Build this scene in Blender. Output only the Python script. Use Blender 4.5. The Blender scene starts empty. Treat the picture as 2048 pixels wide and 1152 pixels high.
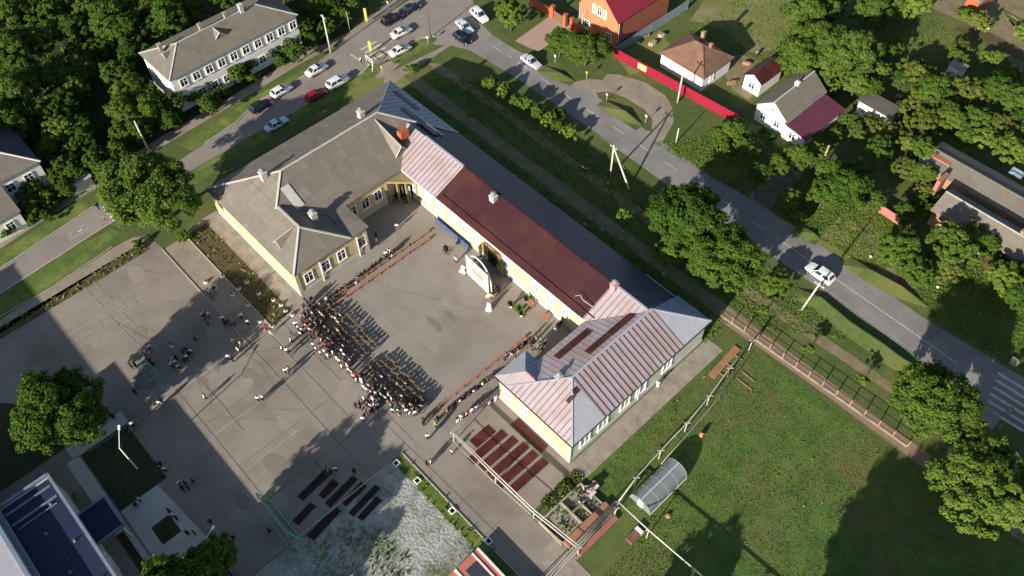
import bpy, bmesh, math, random
import numpy as np
from mathutils import Vector, Matrix
random.seed(7); rng = np.random.default_rng(7)
sc = bpy.context.scene; COL = sc.collection
rad = math.radians
# ------------------------------------------------------------------ camera
FP = 1715.3766829893066; CAMH = 100.0
RC = Matrix(((0.6867274411991939, -0.5799804401055183, 0.43821012151594235),
             (0.7268207994885864, 0.5575500678021804, -0.40108533671097524),
             (-0.011702432857313956, 0.5939365378462529, 0.8044267785674634)))
cam = bpy.data.cameras.new("camera"); camo = bpy.data.objects.new("camera", cam); COL.objects.link(camo)
M4 = RC.to_4x4(); M4.translation = Vector((0, 0, CAMH)); camo.matrix_world = M4
cam.sensor_width = 36; cam.lens = 36 * FP / 2048; cam.clip_start = 1; cam.clip_end = 3000
sc.camera = camo
# ------------------------------------------------------------------ light
SUN_EL = 19.0; SUN_AZ = 279.1          # direction towards the sun, degrees from +X
w = bpy.data.worlds.new("World"); sc.world = w; w.use_nodes = True
nt = w.node_tree; bg = nt.nodes["Background"]
sky = nt.nodes.new("ShaderNodeTexSky"); sky.sky_type = 'NISHITA'; sky.sun_disc = False
sky.sun_elevation = rad(SUN_EL); sky.sun_rotation = rad(90 - SUN_AZ)
nt.links.new(sky.outputs[0], bg.inputs[0]); bg.inputs[1].default_value = 0.062
sl = bpy.data.lights.new("sun", 'SUN'); sl.energy = 4.6; sl.angle = rad(0.5); sl.color = (1, 0.91, 0.785)
so = bpy.data.objects.new("sun", sl); COL.objects.link(so)
sd = Vector((math.cos(rad(SUN_AZ)) * math.cos(rad(SUN_EL)), math.sin(rad(SUN_AZ)) * math.cos(rad(SUN_EL)), math.sin(rad(SUN_EL))))
so.rotation_euler = sd.to_track_quat('Z', 'Y').to_euler()
sc.view_settings.view_transform = 'Standard'; sc.view_settings.look = 'None'
sc.view_settings.exposure = 1.18; sc.view_settings.gamma = 1
# ------------------------------------------------------------------ survey helpers (photo pixels of the 2048 wide picture -> metres)
def ray(px, py): return RC @ Vector(((px - 1024) / FP, -(py - 576) / FP, -1.0))
def g(px, py, h=0.0):
    d = ray(px, py); t = (h - CAMH) / d.z; return Vector((d.x * t, d.y * t, h))
def gX(px, py, X):
    d = ray(px, py); t = X / d.x; return Vector((X, d.y * t, CAMH + d.z * t))
def gY(px, py, Y):
    d = ray(px, py); t = Y / d.y; return Vector((d.x * t, Y, CAMH + d.z * t))
def mpp(px, py, h=0): return (g(px, py, h) - Vector((0, 0, CAMH))).length / FP
# ------------------------------------------------------------------ materials
def C(h):
    v = [int(h[i:i + 2], 16) / 255 for i in (0, 2, 4)]
    return [(c / 12.92 if c <= .04045 else ((c + .055) / 1.055) ** 2.4) for c in v] + [1]
MATS = {}
def M(name, c1, c2=None, scale=1.0, rough=.85, bump=0.0, bscale=None, c3=None, s3=.2, coord='pos', metal=0, rnd=0, alpha=1, fine=0, spec=.3):
    """principled with two noise-mixed colours, an optional large scale stain colour and bump"""
    if name in MATS: return MATS[name]
    m = bpy.data.materials.new(name); m.use_nodes = True; t = m.node_tree; N = t.nodes; L = t.links
    p = N["Principled BSDF"]; p.inputs['Roughness'].default_value = rough; p.inputs['Metallic'].default_value = metal
    p.inputs['Specular IOR Level'].default_value = spec
    c1 = C(c1) if isinstance(c1, str) else c1
    if coord == 'pos':
        co = N.new('ShaderNodeNewGeometry').outputs['Position']
    else: co = N.new('ShaderNodeTexCoord').outputs['Object']
    def noise(s, d=4):
        n = N.new('ShaderNodeTexNoise'); n.inputs['Scale'].default_value = s; n.inputs['Detail'].default_value = d
        n.inputs['Roughness'].default_value = .65; L.new(co, n.inputs['Vector']); return n.outputs['Fac']
    def ramp(f, a, b):
        r = N.new('ShaderNodeMapRange'); r.inputs[1].default_value = a; r.inputs[2].default_value = b; L.new(f, r.inputs[0]); return r.outputs[0]
    def mix(f, a, b, typ='MIX'):
        x = N.new('ShaderNodeMix'); x.data_type = 'RGBA'; x.blend_type = typ
        if hasattr(f, 'links') or hasattr(f, 'is_linked'): L.new(f, x.inputs[0])
        else: x.inputs[0].default_value = f
        for i, v in ((6, a), (7, b)):
            if isinstance(v, (list, tuple)): x.inputs[i].default_value = v
            else: L.new(v, x.inputs[i])
        return x.outputs[2]
    cur = list(c1)
    if c2: cur = mix(ramp(noise(scale), .35, .65), cur, C(c2))
    if c3: cur = mix(ramp(noise(s3, 5), .45, .68), cur, C(c3))
    if fine:
        cur = mix(ramp(noise(fine, 2), .3, .7), cur, mix(1.0, cur if not isinstance(cur, list) else cur, (.62, .62, .62, 1), 'MULTIPLY'))
    if rnd:
        oi = N.new('ShaderNodeObjectInfo'); hs = N.new('ShaderNodeHueSaturation')
        L.new(ramp(oi.outputs['Random'], 0, 1), hs.inputs['Value'])
        r = hs.inputs['Value'].links[0].from_node; r.inputs[3].default_value = 1 - rnd; r.inputs[4].default_value = 1 + rnd
        if isinstance(cur, list): hs.inputs['Color'].default_value = cur
        else: L.new(cur, hs.inputs['Color'])
        cur = hs.outputs[0]
    if isinstance(cur, list): p.inputs['Base Color'].default_value = cur
    else: L.new(cur, p.inputs['Base Color'])
    if bump:
        b = N.new('ShaderNodeBump'); b.inputs['Strength'].default_value = 1; b.inputs['Distance'].default_value = bump
        L.new(noise(bscale or scale * 4, 3), b.inputs['Height']); L.new(b.outputs[0], p.inputs['Normal'])
    if alpha < 1: p.inputs['Alpha'].default_value = alpha
    m['t'] = 1; MATS[name] = m; return m
def brickmat(name, c1, c2, mortar, bw, bh, axis, mort=.01, rough=.85, stain=None, off=.5, bump=0):
    """sheets / bricks laid over the two world axes named in axis, e.g. 'yx','xz'"""
    m = bpy.data.materials.new(name); m.use_nodes = True; t = m.node_tree; N = t.nodes; L = t.links; p = N["Principled BSDF"]
    p.inputs['Roughness'].default_value = rough; p.inputs['Specular IOR Level'].default_value = .25
    gp = N.new('ShaderNodeNewGeometry'); s = N.new('ShaderNodeSeparateXYZ'); L.new(gp.outputs['Position'], s.inputs[0])
    cb = N.new('ShaderNodeCombineXYZ')
    for i, a in enumerate(axis): L.new(s.outputs['xyz'.index(a)], cb.inputs[i])
    b = N.new('ShaderNodeTexBrick'); L.new(cb.outputs[0], b.inputs['Vector']); b.inputs['Scale'].default_value = 1
    b.inputs['Brick Width'].default_value = bw; b.inputs['Row Height'].default_value = bh; b.inputs['Mortar Size'].default_value = mort
    b.inputs['Color1'].default_value = C(c1); b.inputs['Color2'].default_value = C(c2); b.inputs['Mortar'].default_value = C(mortar)
    b.offset = off
    n = N.new('ShaderNodeTexNoise'); n.inputs['Scale'].default_value = .45; n.inputs['Detail'].default_value = 6; n.inputs['Roughness'].default_value = .7
    L.new(gp.outputs['Position'], n.inputs['Vector'])
    r = N.new('ShaderNodeMapRange'); r.inputs[1].default_value = .4; r.inputs[2].default_value = .7; L.new(n.outputs[0], r.inputs[0])
    x = N.new('ShaderNodeMix'); x.data_type = 'RGBA'; L.new(r.outputs[0], x.inputs[0]); L.new(b.outputs['Color'], x.inputs[6])
    x.inputs[7].default_value = C(stain or c2)
    x2 = N.new('ShaderNodeMix'); x2.data_type = 'RGBA'; x2.inputs[0].default_value = .5 if stain else 0
    L.new(b.outputs['Color'], x2.inputs[6]); L.new(x.outputs[2], x2.inputs[7]); L.new(x2.outputs[2], p.inputs['Base Color'])
    if bump:
        bb = N.new('ShaderNodeBump'); bb.inputs['Distance'].default_value = bump; L.new(b.outputs['Fac'], bb.inputs['Height']); bb.invert = True
        L.new(bb.outputs[0], p.inputs['Normal'])
    MATS[name] = m; return m
def leafmat(name, a, b, rnd=.2):
    m = bpy.data.materials.new(name); m.use_nodes = True; t = m.node_tree; N = t.nodes; L = t.links
    N.remove(N["Principled BSDF"]); out = N["Material Output"]
    ge = N.new('ShaderNodeNewGeometry'); oi = N.new('ShaderNodeObjectInfo'); tc = N.new('ShaderNodeTexCoord')
    n = N.new('ShaderNodeTexNoise'); n.inputs['Scale'].default_value = .55; n.inputs['Detail'].default_value = 2; L.new(tc.outputs['Object'], n.inputs[0])
    ad = N.new('ShaderNodeMath'); ad.operation = 'MULTIPLY_ADD'; L.new(ge.outputs['Random Per Island'], ad.inputs[0]); ad.inputs[1].default_value = .55
    L.new(n.outputs[0], ad.inputs[2]); sb = N.new('ShaderNodeMath'); sb.operation = 'SUBTRACT'; L.new(ad.outputs[0], sb.inputs[0]); sb.inputs[1].default_value = .28
    x = N.new('ShaderNodeMix'); x.data_type = 'RGBA'; L.new(sb.outputs[0], x.inputs[0]); x.inputs[6].default_value = C(a); x.inputs[7].default_value = C(b)
    hs = N.new('ShaderNodeHueSaturation'); L.new(x.outputs[2], hs.inputs['Color'])
    r = N.new('ShaderNodeMapRange'); L.new(oi.outputs['Random'], r.inputs[0]); r.inputs[3].default_value = 1 - rnd; r.inputs[4].default_value = 1 + rnd; L.new(r.outputs[0], hs.inputs['Value'])
    r2 = N.new('ShaderNodeMapRange'); L.new(oi.outputs['Random'], r2.inputs[0]); r2.inputs[3].default_value = .515; r2.inputs[4].default_value = .49; L.new(r2.outputs[0], hs.inputs['Hue'])
    d = N.new('ShaderNodeBsdfDiffuse'); tr = N.new('ShaderNodeBsdfTranslucent'); ms = N.new('ShaderNodeMixShader'); ms.inputs[0].default_value = .3
    L.new(hs.outputs[0], d.inputs[0]); L.new(hs.outputs[0], tr.inputs[0]); L.new(d.outputs[0], ms.inputs[1]); L.new(tr.outputs[0], ms.inputs[2]); L.new(ms.outputs[0], out.inputs[0])
    MATS[name] = m; return m
M('grass', '4a5a2d', '566634', .9, .95, .05, 14, c3='6b6b3c', s3=.09, fine=7)
M('lawn', '486030', '5f7836', .35, .95, .08, 9, c3='6a6740', s3=.11, fine=6)
M('verge', '4e642b', '5e7434', .8, .95, .04, 14, c3='7c8448', s3=.3, fine=10)
M('drygrass', '7b7a4a', '6a7238', .3, .95, .03, 12, c3='8c8560', s3=.12, fine=8)
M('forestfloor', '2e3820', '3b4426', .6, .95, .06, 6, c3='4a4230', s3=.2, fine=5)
M('yardpave', '8d857b', '958c81', .35, .9, .006, 20, c3='7d746b', s3=.13, fine=14)
M('courtpave', '918a83', '979087', .5, .9, .006, 20, c3='857c73', s3=.16, fine=14)
M('asphalt', '8d857f', '948b84', .4, .9, .004, 40, c3='827a75', s3=.12, fine=28)
M('mainroad', '85827f', '8f8c89', .25, .9, .004, 30, c3='777370', s3=.14, fine=16)
M('sidewalk', '9c9184', '92877a', .7, .9, .004, 30, c3='857b6e', s3=.3, fine=12)
M('earthpath', '8d8068', '7b7055', .6, .95, .02, 10, c3='6f6b48', s3=.35, fine=6)
M('gravel', '9b9d9a', 'b0afa9', 1.2, .95, .16, 2.6, c3='606c50', s3=.28, fine=2.6)
M('soil', '54432f', '66553e', 1.5, .95, .06, 6, c3='52583a', s3=.5, fine=5)
M('concrete', 'a39a8e', '968d80', .8, .9, .01, 14, c3='857e70', s3=.5, fine=9)
M('palepave', 'b5b1a8', 'aaa69d', .8, .9, .004, 30)
M('kerb', 'aaa296', '9b9387', 2, .9)
M('paint', 'd8d3c8', 'b7b0a5', 3, .8, fine=6)
M('oldpaint', 'b3aa9b', 'a0968a', 3, .8, fine=6)
M('yellowpaint', 'd0bf8d', 'c3b48a', 2, .8)
M('joint', '6f675c', '5f5b48', 2, .95)
brickmat('brickpath', '86705f', '8c7664', '7a6455', .5, .25, 'xy', stain='7d6c5e')
brickmat('drivebrick', 'a38d80', '9b8377', '8b786d', .4, .2, 'xy', stain='a08c80')
# ------------------------------------------------------------------ mesh builder
class MB:
    def __init__(s): s.v = []; s.f = []; s.m = []
    def add(s, vs, fs, mi=0):
        o = len(s.v); s.v += [tuple(v) for v in vs]; s.f += [tuple(i + o for i in f) for f in fs]; s.m += [mi] * len(fs); return s
    def box(s, x0, x1, y0, y1, z0, z1, mi=0):
        return s.add([(x, y, z) for z in (z0, z1) for y in (y0, y1) for x in (x0, x1)],
                     [(0, 2, 3, 1), (4, 5, 7, 6), (0, 1, 5, 4), (2, 6, 7, 3), (0, 4, 6, 2), (1, 3, 7, 5)], mi)
    def bar(s, a, b, wd, ht=None, mi=0, up=(0, 0, 1)):
        a, b = Vector(a), Vector(b); d = (b - a)
        if d.length < 1e-6: return s
        d.normalize(); u = Vector(up)
        if abs(d.dot(u)) > .98: u = Vector((1, 0, 0))
        r = d.cross(u).normalized() * wd / 2; n = r.cross(d).normalized() * (ht or wd) / 2
        vs = [p + i * r + j * n for p in (a, b) for i, j in ((-1, -1), (1, -1), (1, 1), (-1, 1))]
        return s.add(vs, [(0, 1, 2, 3), (7, 6, 5, 4), (0, 4, 5, 1), (1, 5, 6, 2), (2, 6, 7, 3), (3, 7, 4, 0)], mi)
    def tube(s, pts, r, n=7, mi=0, cap=True):
        pts = [Vector(p) for p in pts]; rs = r if isinstance(r, (list, tuple)) else [r] * len(pts); vs = []; fs = []
        for i, p in enumerate(pts):
            d = (pts[min(i + 1, len(pts) - 1)] - pts[max(i - 1, 0)]).normalized()
            u = Vector((0, 0, 1)) if abs(d.z) < .95 else Vector((1, 0, 0))
            a = d.cross(u).normalized(); b = a.cross(d)
            vs += [p + (a * math.cos(6.2832 * k / n) + b * math.sin(6.2832 * k / n)) * rs[i] for k in range(n)]
        for i in range(len(pts) - 1):
            for k in range(n): fs.append((i * n + k, i * n + (k + 1) % n, (i + 1) * n + (k + 1) % n, (i + 1) * n + k))
        if cap: fs.append(tuple(range(n))[::-1]); fs.append(tuple(range((len(pts) - 1) * n, len(pts) * n)))
        return s.add(vs, fs, mi)
    def cyl(s, x, y, z0, z1, r, n=12, r2=None, mi=0): return s.tube([(x, y, z0), (x, y, z1)], [r, r if r2 is None else r2], n, mi)
    def ball(s, c, r, mi=0, n=8, sz=1):
        vs = []; fs = []
        for i in range(n // 2 + 1):
            t = math.pi * i / (n // 2)
            for k in range(n): p = 6.2832 * k / n; vs.append((c[0] + r * math.sin(t) * math.cos(p), c[1] + r * math.sin(t) * math.sin(p), c[2] + r * sz * math.cos(t)))
        for i in range(n // 2):
            for k in range(n): fs.append((i * n + k, (i + 1) * n + k, (i + 1) * n + (k + 1) % n, i * n + (k + 1) % n))
        return s.add(vs, fs, mi)
    def quadstrip(s, poly, z, mi=0): return s.add([(p[0], p[1], z) for p in poly], [tuple(range(len(poly)))], mi)
    def build(s, name, mats, parent=None, label=None, kind=None, smooth=False, off=None):
        me = bpy.data.meshes.new(name); base = off if off is not None else (parent_base(parent) if parent else Vector((0, 0, 0)))
        me.from_pydata([(v[0] - base[0], v[1] - base[1], v[2] - base[2]) for v in s.v], [], s.f)
        if not isinstance(mats, (list, tuple)): mats = [mats]
        for mt in mats: me.materials.append(MATS[mt] if isinstance(mt, str) else mt)
        if len(mats) > 1: me.polygons.foreach_set('material_index', s.m)
        me.validate(); me.update()
        bm = bmesh.new(); bm.from_mesh(me)
        if len(bm.faces) < 20000: bmesh.ops.recalc_face_normals(bm, faces=bm.faces)
        bm.to_mesh(me); bm.free()
        if smooth: me.polygons.foreach_set('use_smooth', [True] * len(me.polygons))
        o = bpy.data.objects.new(name, me); COL.objects.link(o)
        if parent: o.parent = parent
        if label: o['label'] = label
        if kind: o['kind'] = kind
        return o
BASE = {}
def parent_base(p):
    while p is not None:
        if p.name in BASE: return BASE[p.name]
        p = p.parent
    return Vector((0, 0, 0))
def tag(o, label, cat, group=None):
    o['label'] = label; o['category'] = cat
    if group: o['group'] = group
    return o
def thing(name, label, cat, loc=(0, 0, 0), rz=0, group=None):
    o = bpy.data.objects.new(name, None); COL.objects.link(o); o.location = loc; o.rotation_euler = (0, 0, rz); o.empty_display_size = .3
    BASE[o.name] = Vector(loc); return tag(o, label, cat, group)
def proto(name, label, cat, group=None):      # a local-space thing, moved later
    o = thing(name, label, cat, (0, 0, 0), 0, group); return o
def clone(o, loc=None, rz=None, label=None, scale=None, group=None, parent=None):
    c = o.copy(); COL.objects.link(c)
    if parent is not None: c.parent = parent
    for ch in o.children: clone(ch, parent=c)
    if loc is not None: c.location = loc
    if rz is not None: c.rotation_euler = (0, 0, rz)
    if scale is not None: c.scale = scale if isinstance(scale, (tuple, list)) else (scale,) * 3
    if label: c['label'] = label
    if group: c['group'] = group
    return c
class Reuse:                                   # first placement moves the prototype itself, later ones copy it
    def __init__(s, o): s.o = o; s.used = False
    def put(s, loc, rz=0, label=None, scale=1.0, group=None):
        if not s.used:
            s.used = True; o = s.o; o.location = loc; o.rotation_euler = (0, 0, rz); o.scale = scale if isinstance(scale, (tuple, list)) else (scale,) * 3
            if label: o['label'] = label
            if group: o['group'] = group
            return o
        return clone(s.o, loc, rz, label, scale, group)
ORD = ['first', 'second', 'third', 'fourth', 'fifth', 'sixth', 'seventh', 'eighth', 'ninth', 'tenth', 'eleventh', 'twelfth', 'thirteenth', 'fourteenth', 'fifteenth', 'sixteenth', 'seventeenth', 'eighteenth', 'nineteenth', 'twentieth', 'twenty-first', 'twenty-second', 'twenty-third', 'twenty-fourth', 'twenty-fifth', 'twenty-sixth', 'twenty-seventh', 'twenty-eighth', 'twenty-ninth', 'thirtieth'] + ['%d-th' % i for i in range(31, 90)]
# ------------------------------------------------------------------ ground and paving (sheets about 4 mm apart or more)
def sheet(name, px, z, mat, kind='structure', world=False):
    pts = [(p[0], p[1]) if world else tuple(g(*p)[:2]) for p in px]
    return MB().quadstrip(pts, z).build(name, mat, kind=kind)
def rect(name, x0, x1, y0, y1, z, mat): return sheet(name, [(x0, y0), (x1, y0), (x1, y1), (x0, y1)], z, mat, world=True)
gb = MB(); gb.quadstrip([(-700, -500), (500, -500), (500, 800), (-700, 800)], 0); gb.build('ground', 'grass', kind='structure')
rect('forest_ground', -230, -117.6, -60, 70, .004, 'forestfloor')
rect('east_lawn', -26.6, 40, 28.2, 66.8, .004, 'lawn')
# school yard, court and the path running off to the right
sheet('school_yard', [(-99.8, -30), (-45.2, -30), (-45.2, 21.9), (12, 21.9), (12, 27.9), (-72.5, 27.9), (-72.5, 20.6), (-95.6, 20.6), (-95.6, 17), (-99.8, 16.6)], .004, 'yardpave', world=True)
rect('courtyard', -97, -41.5, 20.01, 51, .008, 'courtpave')
rect('sheet_yard', -45, -28.2, 27.9, 36.4, .012, 'yardpave')
rect('side_walk', -96.2, -72, 16.8, 20.7, .012, 'sidewalk')
rect('gravel_ground', -45.1, -20, -12, 20.3, .012, 'gravel')
rect('grass_strip', -45.3, 12, 20.3, 21.8, .016, 'verge')
rect('flower_ground', -96.2, -73.2, 20.8, 24.4, .02, 'soil')
rect('wall_pavement', -97.4, -73.4, 24.4, 26.9, .024, 'concrete')
rect('apron_pavement', -29.4, -26.7, 35.6, 63.4, .024, 'concrete')
rect('side_strip', -99.6, -97.6, -8, 15.5, .02, 'soil')
rect('north_yard', -107, -98.5, 58, 68, .003, 'drygrass')
# streets
sheet('street', [(-400, 850), (0, 588), (212, 452), (245, 433), (330, 372), (388, 338), (520, 262), (600, 218), (660, 183), (727, 146), (760, 128), (790, 108), (845, 75), (870, 90), (905, 92), (938, 100), (1024, 150), (1199, 270), (1324, 363), (1546, 513), (1641, 578), (1853, 728), (2048, 866), (2500, 1190), (2700, 1150), (2048, 756), (1858, 643), (1761, 576), (1596, 458), (1494, 393), (1414, 348), (1331, 288), (1294, 262), (1156, 167), (1024, 95), (985, 70), (965, 50), (945, 0), (1010, -110), (900, -150), (840, -10), (800, 15), (740, 53), (672, 98), (640, 120), (612, 150), (512, 205), (475, 243), (410, 287), (330, 340), (187, 413), (0, 538), (-400, 790)], .008, 'asphalt')
sheet('main_road', [(940, 101), (1024, 150), (1199, 270), (1324, 363), (1546, 513), (1641, 578), (1853, 728), (2048, 866), (2500, 1190), (2700, 1150), (2048, 756), (1858, 643), (1761, 576), (1596, 458), (1494, 393), (1414, 348), (1331, 288), (1294, 262), (1156, 167), (1024, 95), (985, 70)], .012, 'mainroad')
sheet('side_road', [(1494, 393), (1545, 350), (1590, 312), (1625, 318), (1600, 355), (1536, 423)], .016, 'mainroad')
sheet('sidewalk', [(-300, 690), (0, 498), (110, 425), (200, 372), (330, 290), (512, 182), (600, 128), (700, 76), (760, 38), (810, 0), (900, -70), (880, -80), (795, -6), (745, 30), (690, 68), (590, 115), (505, 168), (320, 275), (190, 360), (100, 415), (0, 480), (-300, 660)], .02, 'sidewalk')
sheet('sidewalk', [(-200, 765), (0, 640), (100, 577), (225, 497), (265, 475), (300, 470), (262, 500), (100, 603), (0, 668), (-200, 800)], .02, 'sidewalk')
sheet('verge', [(-300, 705), (0, 506), (150, 410), (172, 400), (184, 413), (150, 434), (0, 535), (-300, 735)], .02, 'verge')
sheet('verge', [(357, 290), (512, 192), (600, 143), (640, 122), (612, 150), (512, 205), (470, 245), (410, 286), (385, 302)], .024, 'verge')
sheet('verge', [(-200, 720), (0, 592), (120, 512), (222, 458), (236, 462), (240, 472), (225, 490), (100, 572), (0, 632), (-200, 755)], .024, 'verge')
sheet('verge', [(662, 186), (727, 146), (738, 131), (750, 127), (762, 134), (757, 147), (680, 192), (600, 240), (450, 330), (388, 372), (360, 378), (388, 340), (520, 263)], .024, 'verge')
sheet('verge', [(780, 117), (790, 104), (845, 78), (868, 74), (875, 80), (840, 102), (800, 125), (785, 126)], .024, 'verge')
sheet('sidewalk', [(770, 150), (880, 96), (905, 85), (935, 78), (925, 92), (900, 92), (850, 125), (790, 165), (765, 175)], .022, 'sidewalk')
sheet('plaza', [(744, 138), (790, 118), (800, 128), (775, 150), (755, 158)], .018, 'sidewalk')
rect('lawn', -99, -29, 62.4, 67.3, .012, 'lawn'); rect('lawn', -99, -29, 70.1, 72.7, .012, 'lawn')
rect('earth_path', -99.5, 30, 67.6, 69.8, .016, 'earthpath')
sheet('earth_path', [(855, 125), (880, 128), (1010, 215), (1250, 395), (1350, 465), (1500, 575), (1620, 652), (1790, 770), (1960, 880), (1945, 890), (1775, 782), (1600, 665), (1490, 592), (1340, 480), (1240, 410), (1000, 228), (870, 140)], .02, 'earthpath')
sheet('brick_path', [(1455, 622), (1540, 677), (1790, 858), (2050, 1050), (2030, 1075), (1770, 875), (1525, 700), (1440, 642)], .024, 'brickpath')
sheet('driveway', [(1030, 82), (1105, 28), (1150, 50), (1078, 103), (1063, 98)], .02, 'drivebrick')
sheet('loop_drive', [(1150, 163), (1180, 158), (1205, 160), (1215, 148), (1240, 150), (1290, 165), (1330, 190), (1345, 215), (1347, 245), (1330, 275), (1322, 290), (1285, 262), (1303, 262), (1305, 240), (1290, 220), (1250, 195), (1215, 183), (1192, 186), (1200, 200)], .02, 'sidewalk')
sheet('meadow', [(1380, 40), (1450, -60), (1580, -40), (1590, 60), (1560, 100), (1500, 105), (1450, 60)], .008, 'drygrass')
sheet('dirt_yard', [(1440, 130), (1480, 108), (1530, 125), (1500, 200), (1505, 205), (1465, 180)], .012, 'earthpath')
sheet('meadow', [(1230, 110), (1320, 60), (1340, 90), (1320, 130), (1260, 150)], .012, 'drygrass')
sheet('garden_ground', [(1820, 20), (1900, -60), (2100, -60), (2200, 260), (2040, 150), (1990, 90), (1960, 60), (1850, 10)], .008, 'earthpath')
sheet('garden_ground', [(1900, 55), (2048, 125), (2048, 100), (1960, 55)], .012, 'soil')
sheet('meadow', [(1600, 520), (1680, 430), (1780, 470), (1800, 590), (1760, 560)], .006, 'drygrass')
# concrete slab ruin ground
rect('rubble_ground', -26.8, -20.4, 27.95, 35.4, .016, 'concrete')
rect('rubble_ground', -24, -17.5, 24.8, 28.0, .024, 'concrete')
# white paving of the entrance on the lower left
sheet('entrance_pavement', [(-62.9, -7.9), (-52.8, -7.9), (-52.8, -2), (-62.9, -2.9)], .03, 'palepave', world=True)
rect('entrance_pavement', -73.5, -45, -9.9, -8.2, .026, 'palepave')
rect('entrance_pavement', -75.5, -73.4, -9, -1.2, .026, 'palepave')
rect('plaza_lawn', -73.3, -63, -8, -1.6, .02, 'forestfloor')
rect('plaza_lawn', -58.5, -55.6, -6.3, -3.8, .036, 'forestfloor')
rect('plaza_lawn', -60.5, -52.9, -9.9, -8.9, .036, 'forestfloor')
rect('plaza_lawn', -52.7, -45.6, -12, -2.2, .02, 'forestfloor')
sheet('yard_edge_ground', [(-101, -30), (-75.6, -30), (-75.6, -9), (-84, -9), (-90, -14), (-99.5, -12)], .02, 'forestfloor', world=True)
# kerbs
def kerb(pts, wd=.18, h=.12, name='kerb', mat='kerb'):
    b = MB(); P = [g(*p) for p in pts]
    for a, c in zip(P, P[1:]): b.bar((a.x, a.y, h / 2), (c.x, c.y, h / 2), wd, h)
    return b.build(name, mat, kind='structure')
kerb([(0, 588), (212, 452), (245, 433)]); kerb([(0, 538), (187, 413)]); kerb([(410, 287), (475, 243), (512, 205), (612, 150)])
kerb([(662, 184), (727, 144), (740, 130)]); kerb([(0, 588 + 46), (100, 577), (225, 493)], .12, .08)
kerb([(672, 98), (740, 53), (800, 15), (840, -10)]); kerb([(780, 118), (790, 104), (845, 76), (870, 72)])
b = MB()
for a, c in (((-96.3, 20.75), (-73.1, 20.75)), ((-96.3, 16.8), (-72.4, 16.8)), ((-45.2, 5), (-45.2, 19.8)), ((-45.3, 21.9), (10, 21.9)), ((-73.1, 20.75), (-73.1, 24.5))): b.bar((*a, .05), (*c, .05), .15, .12)
b.build('kerb', 'kerb', kind='structure')
# ridges added where ditches run, to cast their dark line of shade (their far side falls steeply)
def shade_ridge(pts, h=.35, wd=2.0, mat='grass', name='ditch_shade_ridge'):
    b = MB(); P = [g(*p) for p in pts]; n = len(P); vs = []
    for i, p in enumerate(P):
        d = (P[min(i + 1, n - 1)] - P[max(i - 1, 0)]).normalized(); q = Vector((-d.y, d.x, 0))
        if q.y < 0: q = -q
        e = .15 if i in (0, n - 1) else 1.5
        vs += [p - q * wd, p - q * .1 + Vector((0, 0, h * e)), p + q * .12 + Vector((0, 0, h * e * .95)), p + q * .35]
    fs = [(i * 4 + k, i * 4 + k + 1, i * 4 + k + 5, i * 4 + k + 4) for i in range(n - 1) for k in range(3)]
    b.add(vs, fs).build(name, mat, kind='structure')
shade_ridge([(1090, 132), (1120, 150), (1150, 163)]); shade_ridge([(1207, 200), (1250, 228), (1285, 252)], .5)
shade_ridge([(1595, 578), (1640, 600), (1700, 650), (1760, 690), (1800, 720), (1860, 750)], .45); shade_ridge([(1700, 515), (1740, 545), (1800, 577), (1860, 618)], .45)
shade_ridge([(1600, 450), (1625, 470), (1640, 478)], .4); shade_ridge([(1540, 560), (1595, 580)], .4)
# paving joints and painted lines
def strips(name, segs, wd, z, mat):
    b = MB()
    for a, c in segs:
        a, c = Vector((*a, z)), Vector((*c, z)); d = (c - a).normalized(); q = Vector((-d.y, d.x, 0)) * wd / 2
        b.add([a - q, c - q, c + q, a + q], [(0, 1, 2, 3)])
    return b.build(name, mat, kind='structure')
P2 = lambda *a: tuple(g(*a)[:2])
strips('paving_joints', [((-72.5, 20), (-72.5, -8)), ((-60, 24), (-45, 24)), ((-73, 22.3), (12, 24.6)), ((-73.4, 5.8), (-45.2, 5.8)), ((-66, 5.8), (-66, 20)), ((-58, 5.8), (-58, 20)), ((-52, 13.8), (-45, 13.8)), ((-73, 9.1), (-62, 9.0)), ((-73, 13), (-68, 22)), ((-51.8, 20), (-51.8, 5.8))], .09, .018, 'joint')
strips('paving_joints', [((-90, 5), (-72.5, 10.6)), ((-73.2, 19.9), (-46, 20.2)), ((-72, 16.9), (-45.2, 16.9)), ((-35, 22), (-35, 28)), ((-30, 22), (-30, 28))], .07, .022, 'joint')
strips('painted_lines', [((-45.3, 4.5), (-73, 4.5)), ((-64, 5.9), (-64, 19)), ((-73.0, -7), (-73.0, 14.5)), ((-57, 6), (-57, 15)), ((-47.6, 6), (-47.6, 19.6))], .08, .026, 'oldpaint')
sq = []
for cx, cy in (P2(213, 608), P2(260, 606), P2(211, 641), P2(243, 640)):
    for k in range(4): a = [(-.75, -.75), (.75, -.75), (.75, .75), (-.75, .75)]; sq.append(((cx + a[k][0], cy + a[k][1]), (cx + a[(k + 1) % 4][0], cy + a[(k + 1) % 4][1])))
for dx in (-.8, .8):
    sq += [((-91.3 + dx, 6.3), (-91.3 + dx, 12.5)), ((-90.8 + dx, 4.8), (-90.8 + dx, -1)), ((-88.6, 6 + dx), (-81, 6.6 + dx)), ((-92.8, 6 + dx), (-98.5, 5.5 + dx))]
strips('painted_game', sq, .1, .03, 'oldpaint')
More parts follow.
